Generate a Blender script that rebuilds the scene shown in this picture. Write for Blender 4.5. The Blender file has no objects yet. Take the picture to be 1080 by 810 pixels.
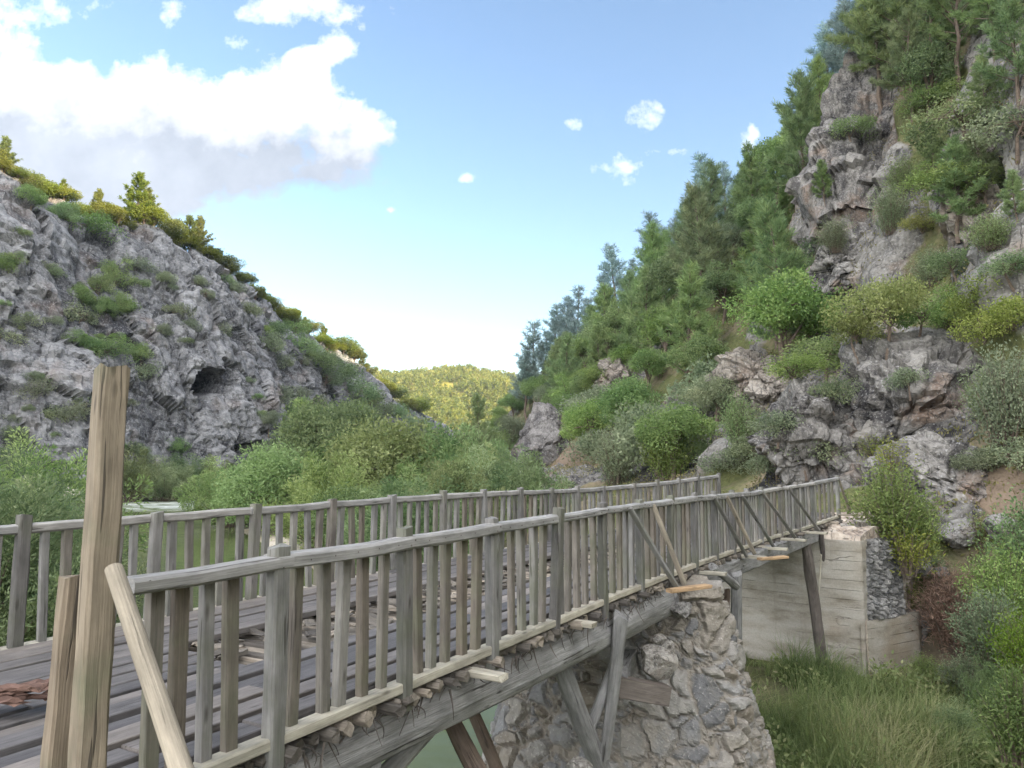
import bpy, math, random
import numpy as np
from mathutils import Vector, Matrix
from mathutils.bvhtree import BVHTree
random.seed(7)
RNG = np.random.default_rng(11)
sc = bpy.context.scene
COL = sc.collection
R = math.radians

# ---------------------------------------------------------------- camera
PITCH = R(5.5)
F = 800.0
cam_d = bpy.data.cameras.new('camera')
cam = bpy.data.objects.new('camera', cam_d); COL.objects.link(cam)
cam_d.sensor_width = 36.0; cam_d.lens = 36.0 * F / 1080.0
cam_d.clip_start = 0.05; cam_d.clip_end = 6000
cam.rotation_euler = (R(90) + PITCH, 0, 0)
sc.camera = cam
CP, SP = math.cos(PITCH), math.sin(PITCH)

def ray(px, py):
    a = (px - 540) / F; b = (405 - py) / F
    return np.array([a, CP - b * SP, SP + b * CP])
def at(px, py, y):
    r = ray(px, py); return r * (y / r[1])
def proj(p):
    p = np.asarray(p, float)
    x, y, z = p[..., 0], p[..., 1], p[..., 2]
    d = y * CP + z * SP; u = -y * SP + z * CP
    return 540 + F * x / d, 405 - F * u / d

# ---------------------------------------------------------------- numpy noise
def _h(ix, iy, iz, s):
    v = np.sin(ix * 127.1 + iy * 311.7 + iz * 74.7 + s * 53.3) * 43758.5453
    return v - np.floor(v)
def vnoise(p, s=0):
    i = np.floor(p); f = p - i; f = f * f * (3 - 2 * f)
    out = 0
    for dx in (0, 1):
        wx = f[:, 0] if dx else 1 - f[:, 0]
        for dy in (0, 1):
            wy = f[:, 1] if dy else 1 - f[:, 1]
            for dz in (0, 1):
                wz = f[:, 2] if dz else 1 - f[:, 2]
                out = out + wx * wy * wz * _h(i[:, 0] + dx, i[:, 1] + dy, i[:, 2] + dz, s)
    return out
def fbm(p, o=4, s=0, g=.5):
    a, t, n = 1., 0., 0
    q = np.array(p, float)
    for k in range(o):
        n = n + a * (vnoise(q, s + k) - .5); t += a * .5
        a *= g; q = q * 2.03 + 7.1
    return n / t
def ridged(p, o=4, s=0):
    a, t, n = 1., 0., 0
    q = np.array(p, float)
    for k in range(o):
        n = n + a * (1 - np.abs(vnoise(q, s + k) * 2 - 1)); t += a
        a *= .5; q = q * 2.07 + 3.3
    return n / t
def cell(p, s=0):
    i = np.floor(p)
    f1 = np.full(len(p), 9.); f2 = np.full(len(p), 9.); rid = np.zeros(len(p))
    for dx in (-1, 0, 1):
        for dy in (-1, 0, 1):
            for dz in (-1, 0, 1):
                jx, jy, jz = i[:, 0] + dx, i[:, 1] + dy, i[:, 2] + dz
                cx = jx + _h(jx, jy, jz, s + 1); cy = jy + _h(jx, jy, jz, s + 2); cz = jz + _h(jx, jy, jz, s + 3)
                d = np.sqrt((p[:, 0] - cx) ** 2 + (p[:, 1] - cy) ** 2 + (p[:, 2] - cz) ** 2)
                n = d < f1
                f2 = np.where(n, f1, np.minimum(f2, d))
                rid = np.where(n, _h(jx, jy, jz, s + 4), rid)
                f1 = np.where(n, d, f1)
    return f1, f2, rid
def facet(p, s=0, tilt=1.):
    """blocky relief: every cell is a plane of its own height and slope"""
    i = np.floor(p)
    f1 = np.full(len(p), 9.); f2 = np.full(len(p), 9.); rid = np.zeros(len(p)); dl = np.zeros((len(p), 3))
    for dx in (-1, 0, 1):
        for dy in (-1, 0, 1):
            for dz in (-1, 0, 1):
                jx, jy, jz = i[:, 0] + dx, i[:, 1] + dy, i[:, 2] + dz
                v = p - np.stack([jx + _h(jx, jy, jz, s + 1), jy + _h(jx, jy, jz, s + 2), jz + _h(jx, jy, jz, s + 3)], -1)
                d = np.abs(v).sum(1) * .45 + np.sqrt((v ** 2).sum(1)) * .5
                n = d < f1
                f2 = np.where(n, f1, np.minimum(f2, d)); rid = np.where(n, _h(jx, jy, jz, s + 4), rid); dl = np.where(n[:, None], v, dl); f1 = np.where(n, d, f1)
    g = np.stack([(rid * 13.7) % 1, (rid * 29.3) % 1, (rid * 47.1) % 1], -1) - .5
    return (rid - .5) + (dl * g).sum(1) * 2.2 * tilt, f2 - f1, rid
def sstep(a, b, x):
    t = np.clip((x - a) / (b - a), 0, 1); return t * t * (3 - 2 * t)

# ---------------------------------------------------------------- mesh and object helpers
def mesh(name, V, Fc, mat=None, smooth=False, attrs=None, mats=None, midx=None):
    me = bpy.data.meshes.new(name)
    V = np.asarray(V, np.float32)
    if isinstance(Fc, np.ndarray):
        k = Fc.shape[1]
        me.vertices.add(len(V)); me.vertices.foreach_set('co', V.ravel())
        me.loops.add(Fc.size); me.loops.foreach_set('vertex_index', Fc.astype(np.int32).ravel())
        me.polygons.add(len(Fc))
        me.polygons.foreach_set('loop_start', np.arange(0, Fc.size, k, dtype=np.int32))
        me.update(calc_edges=True)
    else:
        me.from_pydata([tuple(map(float, v)) for v in V], [], Fc)
    for m in (mats or ([mat] if mat else [])): me.materials.append(m)
    if midx is not None: me.polygons.foreach_set('material_index', np.asarray(midx, np.int32))
    me.polygons.foreach_set('use_smooth', np.full(len(me.polygons), bool(smooth)))
    for k, a in (attrs or {}).items():
        a = np.asarray(a, np.float32)
        if a.ndim == 1:
            me.attributes.new(k, 'FLOAT', 'POINT').data.foreach_set('value', a)
        else:
            me.attributes.new(k, 'FLOAT_VECTOR', 'POINT').data.foreach_set('vector', a.ravel())
    me.validate(); me.update()
    return me
def obj(name, me, parent=None, loc=None):
    o = bpy.data.objects.new(name, me); COL.objects.link(o)
    if parent is not None: o.parent = parent
    if loc is not None: o.location = loc
    return o
def tag(o, label=None, cat=None, group=None, kind=None):
    if label: o['label'] = label
    if cat: o['category'] = cat
    if group: o['group'] = group
    if kind: o['kind'] = kind
    return o
def thing(name, label, cat, group=None, loc=(0, 0, 0)):
    o = bpy.data.objects.new(name, None); COL.objects.link(o)
    o.location = loc; o.empty_display_size = .2
    return tag(o, label, cat, group)
def structure(o): o['kind'] = 'structure'; return o
def copy_tree(o, parent=None):
    c = o.copy(); COL.objects.link(c)
    if parent is not None: c.parent = parent
    for ch in list(o.children): copy_tree(ch, c)
    return c
def grid_faces(nu, nv):
    a = np.arange(nu * nv).reshape(nu, nv)
    return np.stack([a[:-1, :-1], a[1:, :-1], a[1:, 1:], a[:-1, 1:]], -1).reshape(-1, 4)
def nrm(v): return v / (np.linalg.norm(v, axis=-1, keepdims=True) + 1e-9)

class MB:
    """collects timber pieces that make up one mesh, with grain coordinates and a tint"""
    def __init__(s): s.V, s.Fc, s.G, s.T = [], [], [], []
    def rings(s, rings, gco, tint):
        n0 = sum(len(v) for v in s.V); m = len(rings[0])
        for r_, g_ in zip(rings, gco): s.V.append(np.array(r_)); s.G.append(np.array(g_))
        s.T.append(np.full(m * len(rings), tint))
        for i in range(len(rings) - 1):
            for j in range(m):
                a = n0 + i * m + j; b = n0 + i * m + (j + 1) % m
                s.Fc.append((a, b, b + m, a + m))
        s.Fc.append(tuple(n0 + j for j in range(m))[::-1])
        s.Fc.append(tuple(n0 + (len(rings) - 1) * m + j for j in range(m)))
    def beam(s, p0, p1, w, h, up=(0, 0, 1), seg=None, jit=.003, ch=.006, tint=None, bow=0.):
        p0 = np.array(p0, float); p1 = np.array(p1, float); L = np.linalg.norm(p1 - p0); t = (p1 - p0) / L
        up = np.array(up, float); sd = nrm(np.cross(t, up)); u = np.cross(sd, t)
        seg = seg or max(2, int(L / .35)); tint = RNG.random() if tint is None else tint
        off = RNG.random(3) * 40
        c = [(-w/2+ch, -h/2), (w/2-ch, -h/2), (w/2, -h/2+ch), (w/2, h/2-ch), (w/2-ch, h/2), (-w/2+ch, h/2), (-w/2, h/2-ch), (-w/2, -h/2+ch)]
        rs, gs = [], []
        for k in range(seg + 1):
            f = k / seg; ce = p0 + t * L * f + u * (bow * math.sin(math.pi * f))
            r_, g_ = [], []
            for (a, b) in c:
                a2 = a + RNG.normal() * jit * .6; b2 = b + RNG.normal() * jit * .6
                r_.append(ce + sd * a2 + u * b2 + t * (RNG.normal() * jit * 2 if k in (0, seg) else 0)); g_.append(off + (L * f, a, b))
            rs.append(r_); gs.append(g_)
        s.rings(rs, gs, tint); return s
    def log(s, p0, p1, r0, r1, seg=None, nr=12, wob=.12, tint=None, bend=.0, rag=.0):
        p0 = np.array(p0, float); p1 = np.array(p1, float); L = np.linalg.norm(p1 - p0); t = (p1 - p0) / L
        up = np.array((0, 0, 1.)) if abs(t[2]) < .9 else np.array((1., 0, 0)); sd = nrm(np.cross(t, up)); u = np.cross(sd, t)
        seg = seg or max(3, int(L / .12)); tint = RNG.random() if tint is None else tint
        off = RNG.random(3) * 40; sx = RNG.random() * 50
        th = np.arange(nr) * 2 * math.pi / nr
        bd = RNG.normal(size=2) * bend
        rs, gs = [], []
        for k in range(seg + 1):
            f = k / seg; rr = r0 + (r1 - r0) * f
            q = np.stack([np.cos(th) * 1.3 + sx, np.sin(th) * 1.3, np.full(nr, L * f * 1.6)], -1)
            n = fbm(q, 3, 5) * wob
            q2 = np.stack([np.cos(th) * 6 + sx, np.sin(th) * 6, np.full(nr, L * f * .8)], -1)
            n = n + fbm(q2, 2, 9) * wob * .5
            r_ = rr * (1 + n)
            ce = p0 + t * L * f + (sd * bd[0] + u * bd[1]) * math.sin(math.pi * f)
            e = RNG.normal(size=nr) * rag if k in (0, seg) else np.zeros(nr)
            rs.append(ce + sd * (np.cos(th) * r_)[:, None] + u * (np.sin(th) * r_)[:, None] + t * e[:, None])
            gs.append(off + np.stack([np.full(nr, L * f), np.cos(th) * rr, np.sin(th) * rr], -1))
        s.rings(rs, gs, tint); return s
    def build(s, name, mat, parent=None, smooth=False):
        V = np.concatenate([np.array(v).reshape(-1, 3) for v in s.V]); G = np.concatenate([np.array(g).reshape(-1, 3) for g in s.G])
        me = mesh(name, V, s.Fc, mat, smooth, {'grain': G, 'tint': np.concatenate(s.T)})
        return obj(name, me, parent)

# ---------------------------------------------------------------- materials
class NT:
    def __init__(s, name):
        s.m = bpy.data.materials.new(name); s.m.use_nodes = True
        s.t = s.m.node_tree; s.t.nodes.clear()
        s.out = s.n('ShaderNodeOutputMaterial')
    def n(s, typ, **kw):
        nd = s.t.nodes.new(typ)
        for k, v in kw.items(): setattr(nd, k, v)
        return nd
    def set(s, sock, v):
        if isinstance(v, bpy.types.NodeSocket): s.t.links.new(v, sock)
        elif isinstance(v, tuple) and len(v) == 3 and sock.type == 'RGBA': sock.default_value = (*v, 1)
        else: sock.default_value = v
    def attr(s, name, out='Fac'):
        nd = s.n('ShaderNodeAttribute'); nd.attribute_name = name; return nd.outputs[out]
    def coord(s, out='Object'): return s.n('ShaderNodeTexCoord').outputs[out]
    def math(s, op, a, b=None, c=None, clamp=False):
        nd = s.n('ShaderNodeMath', operation=op, use_clamp=clamp)
        for i, v in enumerate((a, b, c)):
            if v is not None: s.set(nd.inputs[i], v)
        return nd.outputs[0]
    def vmul(s, v, k):
        nd = s.n('ShaderNodeVectorMath', operation='MULTIPLY'); s.set(nd.inputs[0], v); nd.inputs[1].default_value = k; return nd.outputs[0]
    def noise(s, v, scale, detail=4, rough=.55, dist=0., out='Fac'):
        nd = s.n('ShaderNodeTexNoise'); s.set(nd.inputs['Vector'], v); s.set(nd.inputs['Scale'], scale)
        nd.inputs['Detail'].default_value = detail; nd.inputs['Roughness'].default_value = rough; nd.inputs['Distortion'].default_value = dist
        return nd.outputs[out]
    def voro(s, v, scale, feature='F1', out='Distance', rand=1.):
        nd = s.n('ShaderNodeTexVoronoi', feature=feature); s.set(nd.inputs['Vector'], v); nd.inputs['Scale'].default_value = scale
        nd.inputs['Randomness'].default_value = rand; return nd.outputs[out]
    def rng(s, v, a, b, c=0., d=1.):
        nd = s.n('ShaderNodeMapRange'); s.set(nd.inputs[0], v)
        for i, x in enumerate((a, b, c, d)): s.set(nd.inputs[i + 1], x)
        return nd.outputs[0]
    def ramp(s, v, stops, interp='LINEAR'):
        nd = s.n('ShaderNodeValToRGB'); s.set(nd.inputs[0], v); cr = nd.color_ramp; cr.interpolation = interp
        while len(cr.elements) < len(stops): cr.elements.new(.5)
        for e, (p, c) in zip(cr.elements, stops): e.position = p; e.color = (*c, 1)
        return nd.outputs[0]
    def mix(s, f, a, b, mode='MIX'):
        nd = s.n('ShaderNodeMix', data_type='RGBA', blend_type=mode)
        s.set(nd.inputs[0], f); s.set(nd.inputs[6], a); s.set(nd.inputs[7], b); return nd.outputs[2]
    def hsv(s, col, h=.5, sat=1., val=1.):
        nd = s.n('ShaderNodeHueSaturation'); s.set(nd.inputs['Color'], col)
        s.set(nd.inputs['Hue'], h); s.set(nd.inputs['Saturation'], sat); s.set(nd.inputs['Value'], val); return nd.outputs[0]
    def bump(s, h, strength=.5, dist=.02, normal=None):
        nd = s.n('ShaderNodeBump'); s.set(nd.inputs['Height'], h); nd.inputs['Strength'].default_value = strength; nd.inputs['Distance'].default_value = dist
        if normal is not None: s.set(nd.inputs['Normal'], normal)
        return nd.outputs[0]
    def bsdf(s, col, rough=.85, normal=None, spec=.25, **kw):
        nd = s.n('ShaderNodeBsdfPrincipled'); s.set(nd.inputs['Base Color'], col); s.set(nd.inputs['Roughness'], rough)
        nd.inputs['Specular IOR Level'].default_value = spec
        if normal is not None: s.set(nd.inputs['Normal'], normal)
        for k, v in kw.items(): s.set(nd.inputs[k], v)
        return nd.outputs[0]
    def done(s, sh): s.t.links.new(sh, s.out.inputs['Surface']); return s.m

def wood_mat(name, stops, dark=.5, rough=.85, moss=0., bumpd=.006):
    k = NT(name); g = k.attr('grain', 'Vector'); t = k.attr('tint')
    base = k.ramp(t, stops)
    n1 = k.noise(k.vmul(g, (2.0, 17, 17)), 1.6, 7, .66)
    n2 = k.noise(k.vmul(g, (.9, 70, 70)), 2.0, 4, .6)
    n3 = k.noise(k.vmul(g, (1.6, 3.5, 3.5)), 2.2, 5, .62)
    v = k.math('MULTIPLY_ADD', n1, 1.0, .5); v = k.math('MULTIPLY', v, k.math('MULTIPLY_ADD', n2, .8, .6))
    v = k.math('MULTIPLY', v, k.math('MULTIPLY_ADD', n3, 1.4, .3))
    col = k.hsv(base, .5, 1., v)
    kn = k.voro(k.vmul(g, (2.4, 8, 8)), 1.3); knf = k.rng(kn, .04, .17, 1., 0.)
    crack = k.rng(k.noise(k.vmul(g, (1.0, 26, 26)), 1.5, 3, .55), .315, .345, 1., 0.)
    dk = k.math('MAXIMUM', k.math('MULTIPLY', knf, .75), k.math('MULTIPLY', crack, .75))
    col = k.mix(k.math('MULTIPLY', dk, dark), col, (.035, .03, .026))
    pos = k.coord('Object')
    if moss:
        mn = k.rng(k.noise(pos, 2.6, 4, .6), .45, .66, 0., moss)
        col = k.mix(mn, col, (.115, .125, .075))
    h = k.math('SUBTRACT', k.math('ADD', n1, k.math('MULTIPLY', n2, .7)), dk)
    return k.done(k.bsdf(col, rough, k.bump(h, .8, bumpd), .2))
M = {}
M['wood'] = wood_mat('weathered_wood', [(0, (.095, .088, .082)), (.3, (.185, .178, .17)), (.6, (.12, .10, .08)), (.85, (.165, .155, .14)), (1., (.24, .225, .205))], .9, moss=.45)
M['wood_rail'] = wood_mat('grey_rail_wood', [(0, (.23, .225, .22)), (1., (.29, .275, .255))], .85)
M['wood_pale'] = wood_mat('pale_wood', [(0, (.215, .185, .14)), (1., (.25, .215, .17))], .9)
M['wood_sill'] = wood_mat('pale_sill_wood', [(0, (.29, .27, .22)), (1., (.37, .335, .27))], .8)
M['wood_orange'] = wood_mat('fresh_wood', [(0, (.32, .215, .125)), (1., (.37, .25, .145))], .6)
M['wood_post'] = wood_mat('post_wood', [(0, (.165, .13, .095)), (1., (.21, .175, .13))], 1., moss=.6)
M['wood_plank'] = wood_mat('deck_wood', [(0, (.085, .079, .079)), (.5, (.12, .11, .106)), (.85, (.15, .133, .122)), (1, (.19, .166, .147))], .7, .65)
M['wood_dark'] = wood_mat('dark_wood', [(0, (.07, .06, .055)), (1., (.13, .11, .095))], .6)
M['log'] = wood_mat('log_wood', [(0, (.21, .205, .20)), (1., (.31, .30, .29))], 1., bumpd=.03)
M['log_end'] = wood_mat('log_bed_wood', [(0, (.07, .062, .055)), (.5, (.13, .115, .097)), (1., (.26, .22, .175))], 1., bumpd=.015)
M['bark'] = wood_mat('bark', [(0, (.10, .075, .06)), (1., (.17, .13, .10))], .7, bumpd=.02)

def rock_mat(name, light=(.185, .183, .186), mid=(.11, .109, .112), dark=(.034, .034, .038), rust=(.22, .14, .095), rustamt=.5, sc_=1., darkamt=1., lich=.6, green=0.):
    k = NT(name); p = k.coord('Object')
    warp = k.noise(p, .35 * sc_, 3, .5, out='Color')
    pw = k.n('ShaderNodeVectorMath', operation='MULTIPLY_ADD'); k.set(pw.inputs[0], warp); pw.inputs[1].default_value = (.45 / sc_,) * 3; k.set(pw.inputs[2], p); pw = pw.outputs[0]
    nL = k.noise(p, .16 * sc_, 5, .6); nM = k.noise(pw, 1.1 * sc_, 6, .65); nS = k.noise(pw, 5. * sc_, 6, .7)
    st = k.noise(k.vmul(pw, (1.2, 1.2, .22)), .9 * sc_, 5, .65)
    tone = k.math('ADD', k.math('MULTIPLY', nM, .5), k.math('MULTIPLY', nS, .5))
    tone = k.math('MULTIPLY_ADD', k.math('SUBTRACT', k.attr('tint'), .5), .20, tone)
    tone = k.math('MULTIPLY_ADD', k.math('SUBTRACT', nL, .5), .42, tone)
    col = k.ramp(tone, [(.38, dark), (.455, mid), (.55, light), (.68, tuple(min(1, c * 1.3) for c in light))])
    dk = k.rng(k.math('ADD', k.math('MULTIPLY', st, .6), k.math('MULTIPLY', nL, .4)), .50, .62, 0., .85 * darkamt)
    col = k.mix(dk, col, tuple(c * 1.25 for c in dark))
    rs = k.rng(k.noise(pw, .28 * sc_, 4, .6), .56, .68, 0., rustamt)
    col = k.mix(rs, col, rust)
    li = k.rng(k.noise(p, 9 * sc_, 3, .6), .58, .66, 0., lich)
    col = k.mix(li, col, (.31, .305, .30))
    if green:
        gr = k.rng(k.noise(p, .55 * sc_, 5, .7), .52, .66, 0., green); col = k.mix(gr, col, (.10, .115, .045))
    def vein(vec, s_, w_): return k.rng(k.math('ABSOLUTE', k.math('SUBTRACT', k.noise(vec, s_, 4, .55), .5)), 0., w_, 1., 0.)
    ck = k.math('MULTIPLY', vein(k.vmul(pw, (1., 1., .38)), .8 * sc_, .018), k.rng(nL, .38, .52))
    ck2 = k.math('MULTIPLY', vein(k.vmul(pw, (.5, .5, 1.6)), 1.3 * sc_, .02), k.rng(nM, .42, .56))
    ck = k.math('MAXIMUM', ck, k.math('MULTIPLY', ck2, .8))
    col = k.mix(k.math('MULTIPLY', ck, .8), col, (.05, .047, .045))
    h = k.math('SUBTRACT', k.math('ADD', k.math('MULTIPLY', nM, 1.2), k.math('MULTIPLY', nS, .7)), k.math('MULTIPLY', ck, .6))
    return k, col, k.bump(h, .6, .10 / sc_)
k, c, b = rock_mat('cliff_limestone', sc_=.55, rustamt=.22); M['cliff'] = k.done(k.bsdf(c, .92, b, .15))
k, c, b = rock_mat('boulder_rock', light=(.19, .178, .165), mid=(.108, .10, .094), dark=(.032, .03, .031), sc_=1.6, rustamt=.55); M['boulder'] = k.done(k.bsdf(c, .9, b, .2))
k, c, b = rock_mat('brown_boulder_rock', light=(.25, .22, .19), mid=(.155, .132, .112), dark=(.05, .044, .04), sc_=1.2, rustamt=.4, darkamt=.6); M['boulder_warm'] = k.done(k.bsdf(c, .9, b, .2))

k, c, b = rock_mat('dark_boulder_rock', light=(.15, .14, .135), mid=(.09, .083, .08), dark=(.035, .033, .034), sc_=1.0, rustamt=.3); M['boulder_dark'] = k.done(k.bsdf(c, .92, b, .15))
k, c, b = rock_mat('stone_rock', light=(.23, .22, .205), mid=(.15, .14, .13), dark=(.06, .056, .054), sc_=6., rustamt=.3, darkamt=.5); M['stone'] = k.done(k.bsdf(c, .9, b, .2))
k, c, b = rock_mat('tan_stone_rock', light=(.30, .28, .25), mid=(.21, .19, .165), dark=(.09, .08, .07), sc_=6., rustamt=.3, darkamt=.4); M['stone_warm'] = k.done(k.bsdf(c, .9, b, .2))

def soil_color(k, p):
    n = k.noise(p, .5, 6, .65); n2 = k.noise(p, 6, 5, .7)
    c = k.ramp(n, [(.3, (.08, .066, .045)), (.45, (.14, .115, .08)), (.58, (.20, .16, .105)), (.72, (.13, .125, .06))])
    c = k.hsv(c, .5, 1., k.math('MULTIPLY_ADD', n2, .9, .55))
    gm = k.rng(k.noise(p, .35, 5, .7), .38, .52, 0., .85)
    return k.mix(gm, c, k.ramp(n2, [(.3, (.035, .05, .018)), (.7, (.12, .13, .045))])), n2
k, c, b = rock_mat('hillside_rock_soil', light=(.19, .178, .163), mid=(.108, .10, .093), dark=(.032, .03, .031), sc_=1.1, rustamt=.5)
p_ = k.coord('Object'); sc_col, n2_ = soil_color(k, p_)
rk = k.attr('rock'); rk = k.rng(k.math('ADD', rk, k.math('MULTIPLY_ADD', k.noise(p_, .8, 5, .7), .8, -.4)), .4, .6)
col = k.mix(rk, sc_col, c)
col = k.mix(k.rng(k.math('ADD', k.attr('bare'), k.math('MULTIPLY_ADD', k.noise(p_, 1.3, 4, .6), .5, -.25)), .4, .6), col, k.hsv((.17, .128, .095), .5, 1., k.math('MULTIPLY_ADD', n2_, .8, .6)))
M['hillside'] = k.done(k.bsdf(col, .93, b, .12))

k = NT('valley_ground'); p_ = k.coord('Object'); gc, n2_ = soil_color(k, p_)
sand = k.attr('sand'); sc2 = k.ramp(k.noise(p_, 3, 5, .7), [(.3, (.33, .27, .19)), (.7, (.46, .39, .28))])
pebb = k.voro(p_, 5.5, 'F1', 'Color'); sc2 = k.mix(.3, sc2, k.hsv(pebb, .5, .08, .6))
M['ground'] = k.done(k.bsdf(k.mix(sand, gc, sc2), .95, k.bump(n2_, .8, .08), .1))

k = NT('river_water'); p_ = k.coord('Object')
rf = k.attr('rapid')
foam = k.math('MULTIPLY', rf, k.rng(k.noise(k.vmul(p_, (.5, 1.6, 1)), 1.1, 6, .7), .47, .6))
w1 = k.noise(p_, .9, 3, .5); w2 = k.noise(p_, 4.5, 3, .5)
h = k.math('ADD', k.math('MULTIPLY', w1, .6), k.math('MULTIPLY', w2, k.math('MULTIPLY_ADD', rf, 1.5, .12)))
col = k.mix(foam, k.ramp(k.noise(p_, .25, 3), [(.35, (.068, .088, .034)), (.65, (.105, .12, .052))]), (.62, .64, .62))
M['water'] = k.done(k.bsdf(col, k.math('MULTIPLY_ADD', rf, .25, .10), k.bump(h, .30, .15), .10, IOR=1.33))

def leaf_mat(name, a, b, c=None, trans=.48, var=.16, hue=.02):
    k = NT(name); t = k.attr('tint')
    oi = k.n('ShaderNodeObjectInfo').outputs['Random']
    col = k.ramp(t, [(0, a), (.55, b), (1, c or tuple(x * 1.25 for x in b))])
    col = k.hsv(col, k.math('MULTIPLY_ADD', oi, hue * 2, .5 - hue), k.math('MULTIPLY_ADD', k.math('FRACT', k.math('MULTIPLY', oi, 7.3)), .3, .85), k.math('MULTIPLY_ADD', k.math('FRACT', k.math('MULTIPLY', oi, 3.7)), var * 2, 1 - var))
    d = k.bsdf(col, .6, None, .2)
    tr = k.n('ShaderNodeBsdfTranslucent'); k.set(tr.inputs[0], k.hsv(col, .49, 1.1, 1.2))
    mx = k.n('ShaderNodeMixShader'); mx.inputs[0].default_value = trans
    k.t.links.new(d, mx.inputs[1]); k.t.links.new(tr.outputs[0], mx.inputs[2])
    return k.done(mx.outputs[0])
M['leaf_pine'] = leaf_mat('pine_needles', (0.115, 0.17, 0.085), (0.205, 0.275, 0.125), (0.31, 0.37, 0.17))
M['leaf_pine_hazed'] = leaf_mat('haze_tinted_needles', (0.135, 0.19, 0.18), (0.215, 0.285, 0.265), (0.33, 0.4, 0.365))  # blue of haze and backlight on the skyline put into the needle colour
M['leaf_broad'] = leaf_mat('broad_leaves', (0.095, 0.15, 0.06), (0.19, 0.27, 0.105), (0.3, 0.37, 0.16))
M['leaf_grey'] = leaf_mat('grey_green_leaves', (0.11, 0.145, 0.085), (0.19, 0.225, 0.135), (0.3, 0.33, 0.2))
M['leaf_bright'] = leaf_mat('bright_leaves', (0.08, 0.135, 0.03), (0.165, 0.235, 0.06), (0.27, 0.34, 0.1))
M['leaf_yellow'] = leaf_mat('yellow_green_leaves', (0.12, 0.15, 0.045), (0.215, 0.24, 0.075), (0.32, 0.33, 0.12))
M['leaf_riverside'] = leaf_mat('riverside_leaves', (.06, .095, .04), (.125, .175, .075), (.21, .26, .12))
M['leaf_willow'] = leaf_mat('willow_leaves', (0.095, 0.14, 0.058), (0.185, 0.24, 0.105), (0.285, 0.335, 0.165), var=.3, hue=.03)
M['leaf_rim'] = leaf_mat('rim_leaves', (.085, .11, .03), (.15, .175, .045), (.23, .24, .07))
M['leaf_dry'] = leaf_mat('dry_twigs', (0.17, 0.115, 0.08), (0.33, 0.235, 0.16), (0.48, 0.37, 0.26))
M['leaf_grass'] = leaf_mat('reed_grass', (0.1, 0.145, 0.065), (0.185, 0.24, 0.11), (0.34, 0.345, 0.2))

# concrete with board marks
k = NT('board_marked_concrete'); p_ = k.coord('Object')
sep = k.n('ShaderNodeSeparateXYZ'); k.set(sep.inputs[0], p_); zz = sep.outputs[2]
zw = k.math('ADD', zz, k.math('MULTIPLY_ADD', k.noise(p_, .7, 2), .04, -.02))
bd = k.math('FRACT', k.math('MULTIPLY', zw, 4.9)); line = k.math('MULTIPLY', k.rng(bd, .0, .055, 1., 0.), k.rng(k.noise(p_, 1.3, 4), .44, .62))
rowv = k.n('ShaderNodeTexWhiteNoise', noise_dimensions='1D'); k.set(rowv.inputs['W'], k.math('FLOOR', k.math('MULTIPLY', zw, 4.9)))
cn = k.noise(k.vmul(p_, (1, 1, 3)), 1.1, 6, .65); cs = k.noise(p_, 30, 4, .6); streak = k.noise(k.vmul(p_, (3.5, 3.5, .25)), 1., 4, .6)
col = k.ramp(cn, [(.32, (.18, .157, .122)), (.46, (.275, .25, .208)), (.56, (.325, .30, .258)), (.7, (.37, .348, .305))])
col = k.hsv(col, .5, 1., k.math('MULTIPLY_ADD', rowv.outputs[0], .05, k.math('MULTIPLY_ADD', cs, .5, .70)))
col = k.mix(k.rng(streak, .55, .7, 0., .5), col, (.19, .165, .13))
col = k.mix(k.rng(k.noise(p_, .6, 4), .56, .7, 0., .45), col, (.23, .17, .11))
ckn = k.rng(k.math('ABSOLUTE', k.math('SUBTRACT', k.noise(k.vmul(p_, (.5, .5, 1.3)), 1.1, 5, .6), .5)), 0., .012, 1., 0.)
line = k.math('MAXIMUM', line, k.math('MULTIPLY', ckn, k.rng(k.noise(p_, .8, 2), .58, .66)))
col = k.mix(k.math('MULTIPLY', line, .55), col, (.10, .075, .062))
hh = k.math('ADD', k.math('MULTIPLY', line, -1.), k.math('ADD', k.math('MULTIPLY', rowv.outputs[0], .25), k.math('MULTIPLY', cs, .3)))
M['concrete'] = k.done(k.bsdf(col, .9, k.bump(hh, .8, .02), .2))

# rubble masonry: per-stone tint and joint width are stored on the mesh
def masonry(name, joint, cols):
    k = NT(name); p_ = k.coord('Object')
    t = k.attr('tint'); e = k.attr('joint')
    n = k.noise(p_, 6, 6, .7); n2 = k.noise(p_, 28, 4, .6); big = k.noise(p_, .9, 4, .6)
    col = k.ramp(t, cols)
    col = k.hsv(col, .5, 1., k.math('MULTIPLY_ADD', n, 1.1, .45)); col = k.mix(k.rng(n2, .58, .7, 0., .5), col, (.50, .47, .43))
    jm = k.rng(k.math('ADD', e, k.math('MULTIPLY_ADD', n, .14, -.07)), .02, .09, .85, 0.)
    smear = k.rng(big, .49, .62, 0., .7)
    jm = k.math('MAXIMUM', jm, k.math('MULTIPLY', smear, k.rng(n, .4, .55)))
    col = k.mix(jm, col, k.hsv(joint, .5, 1., k.math('MULTIPLY_ADD', n2, .8, .6)))
    h = k.math('ADD', k.math('MULTIPLY', n, .8), k.math('MULTIPLY', n2, .35))
    return k.done(k.bsdf(col, .93, k.bump(h, .9, .04), .12))
M['masonry'] = masonry('rubble_masonry', (.205, .182, .15), [(0, (.115, .114, .115)), (.3, (.185, .182, .178)), (.55, (.235, .222, .20)), (.8, (.20, .172, .138)), (1, (.265, .255, .24))])
M['mud'] = masonry('muddy_masonry', (.17, .125, .085), [(0, (.13, .11, .09)), (.5, (.22, .165, .115)), (1, (.27, .23, .19))])
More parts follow.
